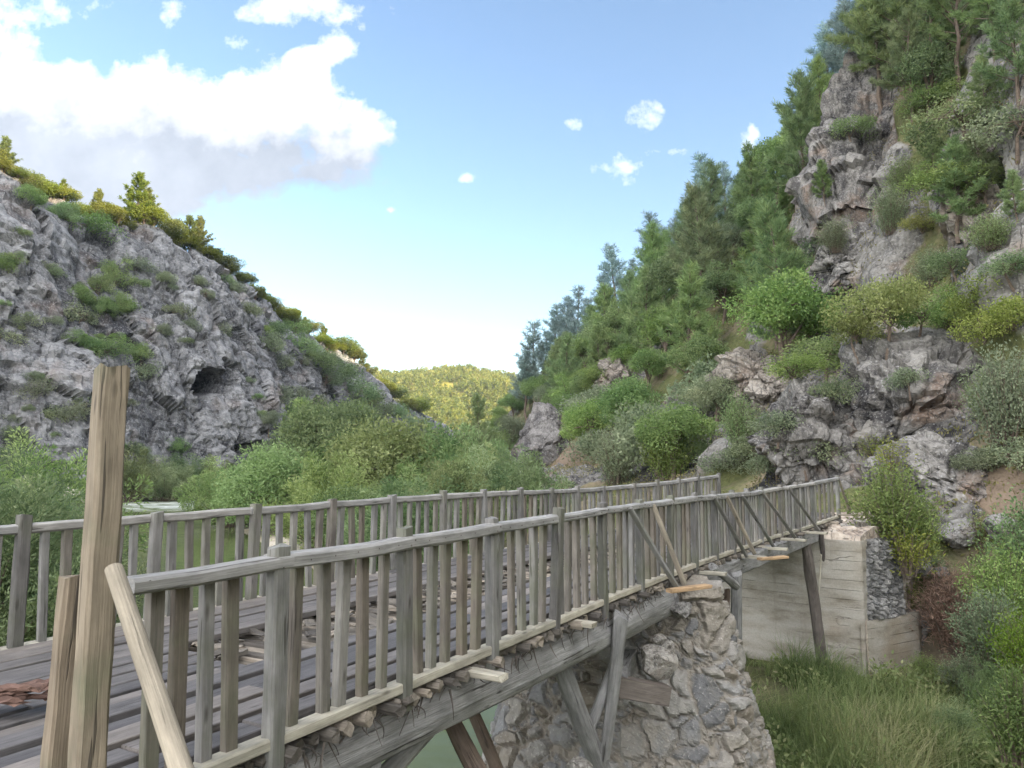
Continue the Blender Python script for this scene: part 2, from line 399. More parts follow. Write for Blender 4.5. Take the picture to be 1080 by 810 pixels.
M['rubble'] = masonry('grey_rubble', (.09, .085, .08), [(0, (.11, .11, .108)), (.5, (.18, .176, .17)), (1, (.25, .24, .225))])
# ---------------------------------------------------------------- sky and sun
SUN_EL, SUN_AZ = R(16), R(120)          # azimuth clockwise from +Y
S = np.array([math.sin(SUN_AZ) * math.cos(SUN_EL), math.cos(SUN_AZ) * math.cos(SUN_EL), math.sin(SUN_EL)])
sl = bpy.data.lights.new('sun', 'SUN'); sl.energy = 5.0; sl.angle = R(.5); sl.color = (1, .84, .58)
so = bpy.data.objects.new('sun', sl); COL.objects.link(so); so.location = (60, -40, 120)
so.rotation_euler = Vector(S).to_track_quat('Z', 'Y').to_euler()

w = bpy.data.worlds.new('World'); sc.world = w; w.use_nodes = True
class WT(NT):
    def __init__(s): s.t = w.node_tree; s.t.nodes.clear()
k = WT()
outw = k.n('ShaderNodeOutputWorld'); bg = k.n('ShaderNodeBackground'); k.t.links.new(bg.outputs[0], outw.inputs[0])
sky = k.n('ShaderNodeTexSky', sky_type='NISHITA'); sky.sun_disc = False
sky.sun_elevation = SUN_EL; sky.sun_rotation = SUN_AZ; sky.altitude = 300; sky.air_density = 1.0; sky.dust_density = .3; sky.ozone_density = 1.6
g = k.coord('Generated')
sep = k.n('ShaderNodeSeparateXYZ'); k.set(sep.inputs[0], g)
yy = k.math('MAXIMUM', sep.outputs[1], .05)
u = k.math('DIVIDE', sep.outputs[0], yy); v = k.math('DIVIDE', sep.outputs[2], yy)
cmb = k.n('ShaderNodeCombineXYZ'); k.set(cmb.inputs[0], u); k.set(cmb.inputs[1], v); uv = cmb.outputs[0]
nz = k.noise(uv, 4.2, 9, .56); nz2 = k.noise(uv, 13, 7, .6)
puff = k.voro(uv, 9., 'SMOOTH_F1')
def blobs(bl):
    f = None
    for (px, py, rx, ry) in bl:
        r0 = ray(px, py); cu, cv = r0[0] / r0[1], r0[2] / r0[1]
        a = k.math('DIVIDE', k.math('SUBTRACT', u, cu), rx / F); b = k.math('DIVIDE', k.math('SUBTRACT', v, cv), ry / F)
        e = k.math('SUBTRACT', 1., k.math('ADD', k.math('MULTIPLY', a, a), k.math('MULTIPLY', b, b)))
        e = k.math('MAXIMUM', e, -2.)
        f = e if f is None else k.math('MAXIMUM', f, e)
    return f
big = blobs([(40, 120, 120, 70), (-60, 110, 140, 120), (170, 135, 130, 85), (280, 130, 105, 75), (318, 92, 34, 46), (345, 150, 100, 52), (190, 95, 50, 38), (60, 185, 190, 60), (230, 180, 180, 45), (330, 185, 110, 28), (360, 168, 80, 34), (300, 160, 110, 40), (120, 215, 130, 25)])
nz3 = k.noise(uv, 40, 5, .62)
fz = k.math('ADD', big, k.math('ADD', k.math('MULTIPLY_ADD', nz, 3.4, -1.72), k.math('ADD', k.math('MULTIPLY_ADD', nz2, 1.7, -.85), k.math('MULTIPLY_ADD', nz3, .8, -.4))))
fz = k.math('SUBTRACT', fz, k.math('MULTIPLY', puff, .5))
mbig = k.rng(fz, -.12, .38)
wis = blobs([(608, 130, 20, 11), (680, 124, 26, 22), (650, 178, 34, 22), (712, 160, 34, 10), (790, 142, 14, 20), (492, 189, 13, 8), (412, 221, 8, 5), (185, 14, 20, 20), (330, 8, 110, 30), (255, 45, 30, 20), (355, 50, 26, 30), (20, 10, 90, 30), (110, 4, 30, 14)])
fw = k.math('ADD', k.math('MULTIPLY_ADD', wis, 1.3, -.52), k.math('ADD', k.math('MULTIPLY_ADD', nz, 2.0, -1.2), k.math('ADD', k.math('MULTIPLY_ADD', nz2, 5.5, -2.9), k.math('MULTIPLY_ADD', nz3, 3.0, -1.5))))
mw = k.math('MULTIPLY', k.rng(fw, -.25, 1.3), .8)
# the sunlit heads of the cumulus and its shaded flat base
r1 = ray(200, 146); r2 = ray(200, 110)
lift = k.math('MULTIPLY_ADD', k.math('SUBTRACT', nz, .5), .16, k.math('ADD', v, k.math('MULTIPLY', u, .20)))
v0 = r1[2] / r1[1] + .2 * (200 - 540) / F; v1 = r2[2] / r2[1] + .2 * (200 - 540) / F
lift = k.math('ADD', lift, k.math('ADD', k.math('MULTIPLY_ADD', nz2, .16, -.08), k.math('MULTIPLY', puff, -.05)))
lit = k.rng(lift, v0 - .035, v0 + .075)
cbase = k.mix(k.rng(k.math('ADD', k.math('MULTIPLY', nz, .6), k.math('MULTIPLY', nz2, .4)), .40, .62), (1.55, 1.76, 2.1), (2.2, 2.42, 2.8))
ccol = k.mix(lit, cbase, (4.7, 4.68, 4.66))
front = k.rng(sep.outputs[1], .0, .15)
# bright broken clouds added behind the camera, out of view, to light the gorge
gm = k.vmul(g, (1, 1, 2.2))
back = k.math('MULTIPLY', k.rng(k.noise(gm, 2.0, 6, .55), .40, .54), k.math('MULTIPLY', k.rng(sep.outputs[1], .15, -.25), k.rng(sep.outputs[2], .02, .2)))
skyc = k.hsv(sky.outputs[0], .5, 1.0, 1.0)
c1 = k.mix(k.math('MULTIPLY', mw, front), skyc, (5.2, 5.2, 5.2))
c1 = k.mix(k.math('MULTIPLY', mbig, front), c1, ccol)
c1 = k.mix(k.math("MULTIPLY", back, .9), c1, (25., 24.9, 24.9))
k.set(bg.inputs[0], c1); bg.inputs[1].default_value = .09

# ---------------------------------------------------------------- valley floor and river
RV = np.array([(16, -6, 3.2), (9, 3.2, 3.2), (4.5, 6.6, 3.3), (0.2, 10, 3.6), (-4.5, 15, 4.6), (-13, 29, 6), (-25, 50, 6.5), (-36.5, 78, 6.5), (-33.5, 104, 5.5), (-27, 140, 5), (-20, 200, 5), (-6, 275, 5), (10, 340, 5)], float)
def river_dist(x, y):
    best = np.full(np.shape(x), 1e9); wd = np.zeros(np.shape(x)); side = np.zeros(np.shape(x))
    for a, b in zip(RV[:-1], RV[1:]):
        dx, dy = b[0] - a[0], b[1] - a[1]; L2 = dx * dx + dy * dy
        t = np.clip(((x - a[0]) * dx + (y - a[1]) * dy) / L2, 0, 1)
        ex = x - a[0] - t * dx; ey = y - a[1] - t * dy; d = np.hypot(ex, ey)
        n = d < best
        best = np.where(n, d, best); wd = np.where(n, a[2] + t * (b[2] - a[2]), wd); side = np.where(n, np.sign(dx * ey - dy * ex), side)
    return best, wd, side
WZ = -5.0
def ground_z(x, y):
    d, wd, side = river_dist(x, y)
    e = d - wd
    z = -5.9 + 1.05 * sstep(-2.0, 1.0, e) + .2 * sstep(1., 5, e) + .02 * np.clip(e - 5, 0, 60)
    z = np.maximum(z, -6 + sstep(15, 5, np.hypot(x + 55, y - 90)) * 2.9)
    p = np.stack([x, y, np.zeros_like(x)], -1).reshape(-1, 3)
    z = z + (fbm(p / 7., 4, 3).reshape(x.shape) * .45 + fbm(p / 1.6, 3, 4).reshape(x.shape) * .12) * sstep(-1, 2, e)
    # the bank the camera stands on
    q = np.hypot((x + 4.0) / 1.25, y + 3.5)
    m = sstep(8.6, 6.0, q + .3 * fbm(p / 1.2, 3, 6).reshape(x.shape))
    z = np.maximum(z, -6 + m * 4.38)
    # left bank rise beside the bridge start
    q = np.hypot((x + 14) / 5.5, (y - 6) / 6.0)
    z = np.maximum(z, -6 + sstep(1.25, .55, q) * 3.2)
    # grassy bank below the stone abutment, rising to the slope
    q2 = (x - 8.5) * .8 - (y - 13) * .25
    z = np.where((side < 0) & (y < 22) & (y > 0), z + sstep(.5, 5., q2) * 2.0, z)
    return z
ax = lambda segs: np.unique(np.concatenate([np.arange(a, b, s) for a, b, s in segs]))
gx = ax([(-1500, -200, 100), (-200, -70, 8), (-70, -24, 1.2), (-24, 18, .42), (18, 80, 4), (80, 200, 12), (200, 1501, 100)])
gy = ax([(-300, -20, 20), (-20, 1, 1.5), (1, 34, .42), (34, 130, 1.2), (130, 400, 6), (400, 800, 40), (800, 3001, 200)])
X, Y = np.meshgrid(gx, gy, indexing='ij'); Z = ground_z(X, Y)
d_, w_, s_ = river_dist(X, Y)
sand = sstep(3.5, .3, d_ - w_) * (.35 + .65 * sstep(-.2, .3, fbm(np.stack([X, Y, X * 0], -1).reshape(-1, 3) / 9, 3, 8).reshape(X.shape)))
sand = np.maximum(sand, sstep(16, 8, np.hypot(X + 55, Y - 90)))
GV = np.stack([X, Y, Z], -1).reshape(-1, 3); GF = grid_faces(len(gx), len(gy))
ground = structure(obj('ground', mesh('ground', GV, GF, M['ground'], True, {'sand': sand.ravel()})))

wx = ax([(-160, -60, 4), (-60, 22, 1.0), (22, 61, 4)]); wy = ax([(-30, 150, 1.0), (150, 401, 4)])
WX, WY = np.meshgrid(wx, wy, indexing='ij')
rap = sstep(13, 5, np.abs(WY - 80 - .25 * (WX + 37))) * sstep(16, 9, np.abs(WX + 36))
river = structure(obj('river_water', mesh('river_water', np.stack([WX, WY, np.full_like(WX, WZ)], -1).reshape(-1, 3), grid_faces(len(wx), len(wy)), M['water'], True, {'rapid': rap.ravel()})))

# ---------------------------------------------------------------- lofted rock faces
def loft_normals(P):
    du = np.gradient(P, axis=0); dv = np.gradient(P, axis=1); return nrm(np.cross(du, dv))
def rockify(P, N, amp, seed, sc_=1.):
    p = P.reshape(-1, 3) / sc_
    a = fbm(p / np.array([13., 13., 18.]), 3, seed) * 3.2
    wq = p + .9 * np.stack([fbm(p / 5., 3, seed + 20), fbm(p / 5., 3, seed + 30), fbm(p / 5., 3, seed + 40)], -1)
    hb_, e1, rid = facet(wq / np.array([4.2, 4.2, 6.5]), seed, .6); b = hb_ * 1.7 - .6 * np.exp(-e1 * 14)
    hc_, e2, rid2 = facet(wq / np.array([1.7, 1.7, 2.4]), seed + 5, .6); c = hc_ * .55 - .25 * np.exp(-e2 * 14)
    bt = (p @ np.array([.12, .18, .95])) / 3.1 + fbm(p / 11., 3, seed + 50) * 1.6; bf = bt - np.floor(bt)
    d = fbm(p / 1.3, 3, seed + 9) * .22 + (.5 - bf) * .25
    D = (a + b + c + d).reshape(P.shape[:2]) * amp * sc_
    return P + N * D[..., None], np.clip(rid * .6 + rid2 * .4, 0, 1).reshape(P.shape[:2])

# left cliff
LB = [(-82, 40, -4.5), (-66, 60, -4.5), (-55, 79, -4.5), (-46, 93, -4.5), (-39.5, 101, -4.5), (-35, 116, -4.5), (-30.5, 150, -4.5), (-24, 192, -4.5), (-10, 245, -4.5), (14, 300, -4.5)]
LC = [(-104, 52, 46), (-84, 76, 42), (-68, 99, 37.5), (-56.5, 116, 35), (-49, 126, 31.5), (-45, 150, 28), (-37, 185, 20.5), (-29, 230, 13.5), (-14, 285, 6), (12, 330, -1)]
dense = lambda arr, n: np.stack([np.interp(np.linspace(0, 1, n), np.linspace(0, 1, len(arr)), np.array(arr)[:, i]) for i in range(3)], -1)
nu, nv, nb = 430, 130, 26
tt = np.linspace(0, 1, nu)
def smooth1(a, n=9):
    kx = np.ones(n) / n
    return np.stack([np.convolve(np.pad(a[:, i], n // 2, 'edge'), kx, 'valid') for i in range(3)], -1)
B_ = smooth1(dense(LB, nu), 25); C_ = smooth1(dense(LC, nu), 25)
vv = np.linspace(0, 1, nv)
hor = np.interp(vv, [0, .12, .3, .55, .75, .9, 1], [0, .09, .20, .40, .58, .78, 1.])
P = np.zeros((nu, nv + nb, 3))
P[:, :nv, :2] = B_[:, None, :2] + (C_ - B_)[:, None, :2] * hor[None, :, None]
P[:, :nv, 2] = B_[:, None, 2] + (C_ - B_)[:, None, 2] * vv[None, :]
out2 = nrm((C_ - B_)[:, :2])
for j in range(nb):
    s_ = (j + 1) / nb
    P[:, nv + j, :2] = C_[:, :2] + out2 * (s_ ** 1.5 * 70)
    P[:, nv + j, 2] = C_[:, 2] - .6 * s_ + 1.2 * math.sin(s_ * 3.1) - np.maximum(0, s_ - .5) * 20
N_ = loft_normals(P)
if N_[nu // 2, nv // 2, 0] < 0: N_ = -N_
fade = np.ones(nv + nb); fade[nv - 6:] = np.linspace(1, .12, nb + 6) ** 1.6
pxx, pyy = proj(P)
Pn, tint = rockify(P, N_, fade[None, :] * np.ones((nu, 1)), 3)
def cave(cx, cy, rx, ry, depth, lip=0.):
    q = ((pxx - cx) / rx) ** 2 + ((pyy - cy) / ry) ** 2
    q = q * (1 + .5 * fbm(P.reshape(-1, 3) / 1.5, 3, 44).reshape(q.shape))
    m = sstep(1.15, .55, q) * (P[..., 1] < 150) * (np.arange(nv + nb)[None, :] < nv)
    return m[..., None] * np.array([-.85, .45, 0.]) * depth
Pn = Pn + cave(223, 404, 18, 15, 24) + cave(262, 474, 13, 6, 2)
LV = Pn.reshape(-1, 3); LF = grid_faces(nu, nv + nb)[:, ::-1]
left_cliff = structure(obj('cliff', mesh('cliff', LV, LF, M['cliff'], False, {'tint': tint.ravel()})))

# right hillside: sections of (x, z) at each y
SEC = {  # the high ridge at the back, out of view, is shaped to shade the gorge
 -80: [(20, -4.5), (24, -2), (28, 3), (34, 12), (42, 24), (50, 38), (58, 52), (75, 104), (140, 70)],
 -20: [(19, -4.8), (21, -3), (25, 2), (30, 10), (36, 20), (42, 30), (50, 42), (75, 99), (140, 70)],
 8:  [(14.5, -4.6), (16, -3), (18.5, 0.), (22, 5), (26, 13), (32, 22), (40, 33), (75, 92.5), (140, 70)],
 17: [(9.5, -4.6), (10.8, -3.2), (13.0, -1.0), (15, 2.0), (18.5, 9.5), (23, 17), (33, 30), (75, 89), (140, 70)],
 24: [(2.0, -5.2), (6.5, -1.9), (9.5, -1.2), (13, 1.2), (18.5, 9), (23, 17), (33, 31), (75, 87), (140, 66)],
 32: [(-3, -5.2), (4, -2.2), (8, -1.1), (12.5, 1.8), (17.5, 7.5), (22, 17), (30, 29), (75, 85), (140, 64)],
 42: [(-5, -5.2), (2, -2.5), (6, -1.), (10.5, 1.8), (16.5, 8), (20.5, 19), (30, 29), (75, 82), (140, 62)],
 60: [(-7, -5.2), (-1, -2.5), (3, -1.4), (8, 3.5), (15, 12), (20.5, 19), (27, 26.5), (75, 78), (140, 56)],
 75: [(-8, -5.2), (-2, -3), (1.5, -1.4), (8, 6), (15, 14.5), (20, 20), (25, 24), (75, 74), (140, 50)],
 92: [(-9, -5.2), (-3, -3), (0, -1.2), (6, 5.5), (12, 12.5), (18, 19), (23.5, 23.5), (75, 68), (140, 45)],
 112: [(-10, -5.2), (-4, -3), (-1, -.8), (4, 5), (9, 11), (13, 16), (17.5, 19.5), (75, 61.5), (140, 40)],
 135: [(-12, -5.2), (-6, -3), (-3, 0), (0, 5), (3, 9), (5, 12), (8, 14), (75, 59), (140, 36)],
 165: [(-14, -5.2), (-9, -3), (-7, -1), (-4, 3), (-2, 6), (0, 8), (3, 9), (75, 56), (140, 30)],
 220: [(-13, -5.2), (-9, -4), (-7, -3), (-4, -1), (0, 2), (6, 4), (14, 6), (75, 51), (140, 30)],
 290: [(0, -5.2), (4, -4.5), (8, -4), (12, -3), (18, -2), (26, 0), (36, 2), (75, 32), (140, 20)],
 380: [(20, -5.2), (26, -5), (30, -5), (36, -4.5), (44, -4.4), (52, -4.4), (62, -4.2), (80, -3.5), (140, -4)],
}
ys = np.array(sorted(SEC)); K = np.array([SEC[y] for y in ys], float)
uy = ax([(-80, 6, 4), (6, 14, 1.), (14, 62, .25), (62, 150, .8), (150, 381, 5)])
VW = np.array([0, 1, 2, 3, 4.4, 5.8, 7.2, 10, 12])
vq = np.unique(np.concatenate([np.linspace(0, 7.2, 150), np.linspace(7.2, 12, 22)]))
Q = np.zeros((len(uy), len(vq), 3)); Q[..., 1] = uy[:, None]
def pchip(xk, yk, x):
    xk = np.asarray(xk, float); h = np.diff(xk); dl = np.diff(yk) / h
    m = np.zeros(len(xk)); m[1:-1] = np.where(dl[:-1] * dl[1:] > 0, 2 * dl[:-1] * dl[1:] / (dl[:-1] + dl[1:] + 1e-12), 0); m[0] = dl[0]; m[-1] = dl[-1]
    i = np.clip(np.searchsorted(xk, x) - 1, 0, len(xk) - 2); t = (x - xk[i]) / h[i]
    return (2*t**3 - 3*t**2 + 1) * np.asarray(yk)[i] + (t**3 - 2*t**2 + t) * h[i] * m[i] + (-2*t**3 + 3*t**2) * np.asarray(yk)[i+1] + (t**3 - t**2) * h[i] * m[i+1]
for c_ in (0, 1):
    tmp = np.stack([pchip(ys, K[:, j, c_], uy) for j in range(9)], 1)
    for i in range(len(uy)): Q[i, :, 0 if c_ == 0 else 2] = np.interp(vq, VW, tmp[i])
# soften the section corners
for _ in range(3): Q[:, 1:-1] = (Q[:, :-2] + 2 * Q[:, 1:-1] + Q[:, 2:]) / 4
NQ = loft_normals(Q)
if NQ[60, 80, 0] > 0: NQ = -NQ
qx, qy = proj(Q)
inview = Q[..., 1] > 6
def ell(cx, cy, rx, ry, y0, y1, ang=0.):
    dx, dy = qx - cx, qy - cy; ca, sa = math.cos(ang), math.sin(ang)
    q = ((dx * ca + dy * sa) / rx) ** 2 + ((-dx * sa + dy * ca) / ry) ** 2
    q = q + .9 * fbm(Q.reshape(-1, 3) / 3.5, 3, 71).reshape(q.shape)
    return sstep(1.25, .75, q) * inview * sstep(y0 - 4, y0, Q[..., 1]) * sstep(y1 + 4, y1, Q[..., 1])
nq = fbm(Q.reshape(-1, 3) / 9, 4, 61).reshape(qx.shape)
rock = np.maximum.reduce([ell(930, 440, 135, 85, 15, 44), ell(915, 215, 62, 125, 24, 70), ell(1070, 170, 70, 170, 14, 60), ell(790, 400, 32, 30, 30, 90), ell(1000, 520, 60, 50, 12, 30), ell(900, 300, 36, 60, 24, 60)])
rock = np.maximum(rock, sstep(.12, .3, nq) * .8 * (Q[..., 0] < 60))
bare = np.maximum(ell(610, 488, 38, 20, 36, 95), .9 * ell(1062, 525, 40, 26, 12, 24)); rock = rock * (1 - bare)
soft = fbm(Q.reshape(-1, 3) / 6., 4, 51).reshape(qx.shape) * .9 + fbm(Q.reshape(-1, 3) / 1.7, 4, 52).reshape(qx.shape) * .35
lowfade = sstep(0, 1.2, vq)[None, :] * np.ones_like(rock)
QR, tq = rockify(Q, NQ, rock * .72 * lowfade, 13, .8)
QR = QR + NQ * (soft * (1 - rock) * lowfade)[..., None] + NQ * (rock * .7)[..., None]
big_ = fbm(Q.reshape(-1, 3) / 24., 3, 55).reshape(qx.shape) * 2.2 * (Q[..., 0] > 40)
QR[..., 2] += big_
HV = QR.reshape(-1, 3); HF = grid_faces(len(uy), len(vq))
if NQ[60, 80, 0] < 0 and loft_normals(Q)[60, 80, 0] > 0: HF = HF[:, ::-1]
right_hill = structure(obj('hillside', mesh('hillside', HV, HF, M['hillside'], False, {'tint': tq.ravel(), 'rock': rock.ravel(), 'bare': bare.ravel()})))

# far sunlit hill that closes the valley
fx = np.linspace(-420, 320, 150); fs = np.linspace(0, 1, 60)
FX, FS = np.meshgrid(fx, fs, indexing='ij')
top = 57 + 7 * np.exp(-((FX + 40) / 60) ** 2) + 10 * np.sin(FX / 90 + 1.1) + .05 * np.abs(FX)
FY = 400 + FS * 420 + 25 * np.sin(FX / 70)
prof = np.interp(FS, [0, .12, .42, .62, 1], [0, .10, .72, 1., .55])
p = np.stack([FX / 60, FY / 60, FX * 0], -1).reshape(-1, 3)
FZ = -5 + (top + 5) * prof + fbm(p, 4, 31).reshape(FX.shape) * 14 * np.sin(np.pi * np.clip(FS * 1.2, 0, 1)) ** .5
FV = np.stack([FX, FY, FZ], -1).reshape(-1, 3); FF = grid_faces(150, 60)
k = NT('far_hill_soil'); p_ = k.coord('Object'); n = k.noise(p_, .05, 6, .7)
fc = k.ramp(n, [(.38, (.20, .17, .04)), (.5, (.17, .16, .03)), (.6, (.33, .21, .10)), (.66, (.17, .15, .03))])
M['far'] = k.done(k.bsdf(fc, .95, None, .1))
far_hill = structure(obj('far_hill', mesh('far_hill', FV, FF, M['far'], True)))
# a greyer ridge beyond it
hx = np.linspace(-900, 900, 60); hs = np.linspace(0, 1, 14); HX, HS = np.meshgrid(hx, hs, indexing='ij')
hz = -5 + (118 + 22 * np.sin(HX / 160 + .4) + fbm(np.stack([HX / 90, HX * 0, HX * 0], -1).reshape(-1, 3), 3, 91).reshape(HX.shape) * 26) * np.sin(HS * math.pi / 1.15)
k = NT('distant_ridge_soil'); p_ = k.coord('Object'); n = k.noise(p_, .03, 6, .75)
M['far2'] = k.done(k.bsdf(k.ramp(n, [(.4, (.10, .11, .06)), (.6, (.20, .18, .10))]), .95, None, .1))
ridge = structure(obj('distant_hills', mesh('distant_hills', np.stack([HX, 950 + HS * 500, hz], -1).reshape(-1, 3), grid_faces(60, 14), M['far2'], True)))

def bvh(*pairs):
    V, Fc, n = [], [], 0
    for a, f in pairs:
        V += [tuple(q) for q in a]; Fc += [tuple(int(i) + n for i in q) for q in f]; n += len(a)
    return BVHTree.FromPolygons(V, Fc)
T_L = bvh((LV, LF)); T_H = bvh((HV, HF)); T_G = bvh((GV, GF)); T_F = bvh((FV, FF))
def hit(px, py, trees=(T_L, T_H, T_G)):
    r_ = Vector(ray(px, py)).normalized(); best = None
    for t in trees:
        h = t.ray_cast(Vector((0, 0, 0)), r_)
        if h[0] is not None and (best is None or h[3] < best[1]): best = (h[0], h[3])
    return np.array(best[0]) if best else None
def down(x, y, trees=(T_L, T_H, T_G)):
    best = None
    for t in trees:
        h = t.ray_cast(Vector((x, y, 300)), Vector((0, 0, -1)))
        if h[0] is not None and (best is None or h[0].z > best[2]): best = np.array(h[0])
    return best
# ---------------------------------------------------------------- bridge frame: s along the camera-side edge, lat across to the river side
A0 = np.array([.568 * 1.0 - 3.455, 1.0]); D1 = nrm(np.array([.568, 1.0])); A1 = np.array([.568 * 14 - 3.455, 14.0]); D2 = nrm(np.array([7.78, 18.2]) - A1)
L1 = np.linalg.norm(A1 - A0); LT = L1 + np.linalg.norm(np.array([7.78, 18.2]) - A1)
def BR(s, lat, z):
    t = sstep(L1 - 1.2, L1 + 1.2, s)
    d = nrm(D1 * (1 - t) + D2 * t); n = np.array([-d[1], d[0]])
    b = A0 + D1 * s if s < L1 else A1 + D2 * (s - L1)
    return np.array([*(b + n * lat), z + sag(s)])
def BD(s):
    t = sstep(L1 - 1.2, L1 + 1.2, s); d = nrm(D1 * (1 - t) + D2 * t); return np.array([d[0], d[1], 0.])
def sag(s): return float(np.interp(s, [0, 8, 11, 14.5, 17.5, LT], [0, 0, -.03, -.11, -.06, .03]))
ZD = -1.36                                 # top of the planks
ZB = -1.405; ZT = -.515
bridge = thing('wooden_bridge', 'old timber bridge with plank deck on thick logs, crossing to the rocky slope', 'bridge', loc=(0, 0, 0))
# log bed: short round logs laid crosswise, seen in the gap of the deck and at the edge
lb = MB()
s = .3
while s < LT - .1:
    r_ = RNG.uniform(.026, .046)
    lb.log(BR(s, -.055 + RNG.normal() * .045, ZD - .115 - r_ * .4), BR(s + RNG.normal() * .02, 3.08 + RNG.normal() * .05, ZD - .115 - r_ * .4), r_, r_ * RNG.uniform(.85, 1.1), seg=16, nr=8, wob=.18, rag=.012)
    s += r_ * 2 + RNG.uniform(.0, .035)
lb.build('log_bed', M['log_end'], bridge)
# chips of bark lying along the open middle strip
cb = MB()
for i in range(300):
    s = RNG.uniform(4.3, 17.5); lat = RNG.uniform(1.02, 1.92); a = RNG.uniform(0, 6.28); L = RNG.uniform(.08, .34)
    p = BR(s, lat, ZD - .055 + RNG.uniform(-.01, .03)); dv = np.array([math.cos(a), math.sin(a), RNG.normal() * .08]) * L
    cb.beam(p, p + dv, RNG.uniform(.04, .11), RNG.uniform(.01, .03), seg=3, jit=.01, ch=.004)
cb.build('bark_litter', M['log_end'], bridge)['kind'] = 'stuff'
# deck planks in two wheel tracks, full width at the near end
def track(name, lat0, lat1, n, s0, s1):
    m = MB(); w_ = (lat1 - lat0) / n
    for i in range(n):
        lat = lat0 + (i + .5) * w_; s = s0 - RNG.uniform(0, 1.5) if s0 < 2 else s0 + RNG.uniform(-.5, .5)
        while s < s1:
            e = min(s + RNG.uniform(3.2, 4.6), s1)
            k_ = max(1, int((e - s) / 1.)); tnt = RNG.random(); lo = RNG.normal() * .008; zo = RNG.normal() * .006; tw = RNG.normal() * .008
            pts = [BR(max(s, 0) + (e - max(s, 0)) * q / k_, lat + lo, ZD - .025 + zo + tw * q / k_) for q in range(k_ + 1)]
            # one plank, bent with the deck
            off = RNG.random(3) * 40; rs, gs = [], []
            hw = w_ / 2 - RNG.uniform(.006, .018); hh = .025; c = .005
            for q, pc in enumerate(pts):
                dd = BD(max(s, 0) + (e - max(s, 0)) * q / k_); nn = np.array([-dd[1], dd[0], 0]); uu = np.array([0, 0, 1.])
                sect = [(-hw + c, -hh), (hw - c, -hh), (hw, -hh + c), (hw, hh - c), (hw - c, hh), (-hw + c, hh), (-hw, hh - c), (-hw, -hh + c)]
                jx = RNG.normal() * .004
                rs.append([pc + nn * (a + jx) + uu * b for a, b in sect]); gs.append([off + (np.linalg.norm(pc - pts[0]), a, b) for a, b in sect])
            m.rings(rs, gs, tnt)
            s = e + RNG.uniform(.004, .02)
    return m.build(name, M['wood_plank'], bridge)
track('deck_plank', .07, 1.02, 5, .0, LT)
track('deck_plank', 1.93, 2.90, 5, .0, LT)
track('deck_plank', 1.03, 1.92, 5, .0, 4.2)
# main logs under the deck
def blog(name, pts, r0, r1, mat='log', **kw):
    return MB().log(pts[0], pts[1], r0, r1, **kw).build(name, M[mat], bridge, smooth=False)
BZ = ZD - .36
blog('beam', (BR(.2, .16, BZ + .06), BR(10.05, .10, BZ - .02)), .155, .195, nr=20, seg=70, wob=.11, bend=.03, rag=.06, tint=.55)
blog('beam', (BR(.2, 2.75, BZ + .04), BR(10.2, 2.75, BZ)), .14, .17, nr=14, wob=.1, tint=.4)
blog('beam', (BR(.2, 1.5, BZ + .02), BR(10.2, 1.5, BZ)), .13, .16, nr=12, wob=.1, tint=.3)
for lat in (.16, 1.5, 2.75):
    MB().beam(BR(10.5, lat, BZ + .02), BR(18.85, lat, BZ + .02), .22, .26, seg=24, jit=.008, ch=.02, tint=.3).build('beam', M['log'], bridge)
# corbel timbers stacked on the pier
MB().beam(BR(8.5, .55, ZD - .60), BR(10.6, .5, ZD - .60), .2, .2, tint=.2, jit=.006).build('corbel', M['wood_dark'], bridge)
MB().beam(at(652, 712, 8.35), at(668, 684, 10.4), .2, .2, tint=.2, jit=.006).build('corbel', M['log'], bridge)
MB().beam(at(640, 721, 8.3), at(703, 733, 8.5), .2, .2, tint=.9, jit=.006).build('corbel', M['wood_dark'], bridge)
MB().beam(BR(9.0, 2.3, ZD - .80), BR(10.6, 2.3, ZD - .80), .24, .24, tint=.5).build('corbel', M['wood_dark'], bridge)
# short outrigger boards that stick out under the railing
for s_, l0, zz, tn in ((5.15, -.33, -.13, .6), (6.9, -.24, -.12, .9), (13.0, -.5, -.13, .4), (14.6, -.55, -.13, .4), (16.0, -.5, -.12, .4), (17.2, -.55, -.1, .8), (10.9, -.4, -.16, .3)):
    MB().beam(BR(s_, l0, ZD + zz), BR(s_ + .03, .9, ZD + zz), .11, .045, tint=tn).build('outrigger', M['wood_sill'], bridge)
for s_, l0, zz, pl in ((8.75, -.42, -.085, 1.25), (12.45, -.62, -.10, 1.3)):
    MB().beam(BR(s_, l0 + .1, ZD + zz), BR(s_ + .55, l0 - .18, ZD + zz + .0), .10, .04, tint=.5).build('outrigger', M['wood_orange'], bridge)
# frayed bark and root strands that hang from the log bed along the beam
hb = MB()
for i in range(150):
    s = RNG.uniform(2.5, 10.0); p = BR(s, RNG.uniform(-.09, .02), ZD - RNG.uniform(.13, .20)); L = RNG.uniform(.04, .26) * RNG.uniform(.3, 1.)
    hb.log(p, p + np.array([RNG.normal() * .05, RNG.normal() * .05, -L]), RNG.uniform(.003, .009), .0015, seg=4, nr=5, bend=.012)
hb.build('hanging_bark', M['wood_dark'], bridge)['kind'] = 'stuff'
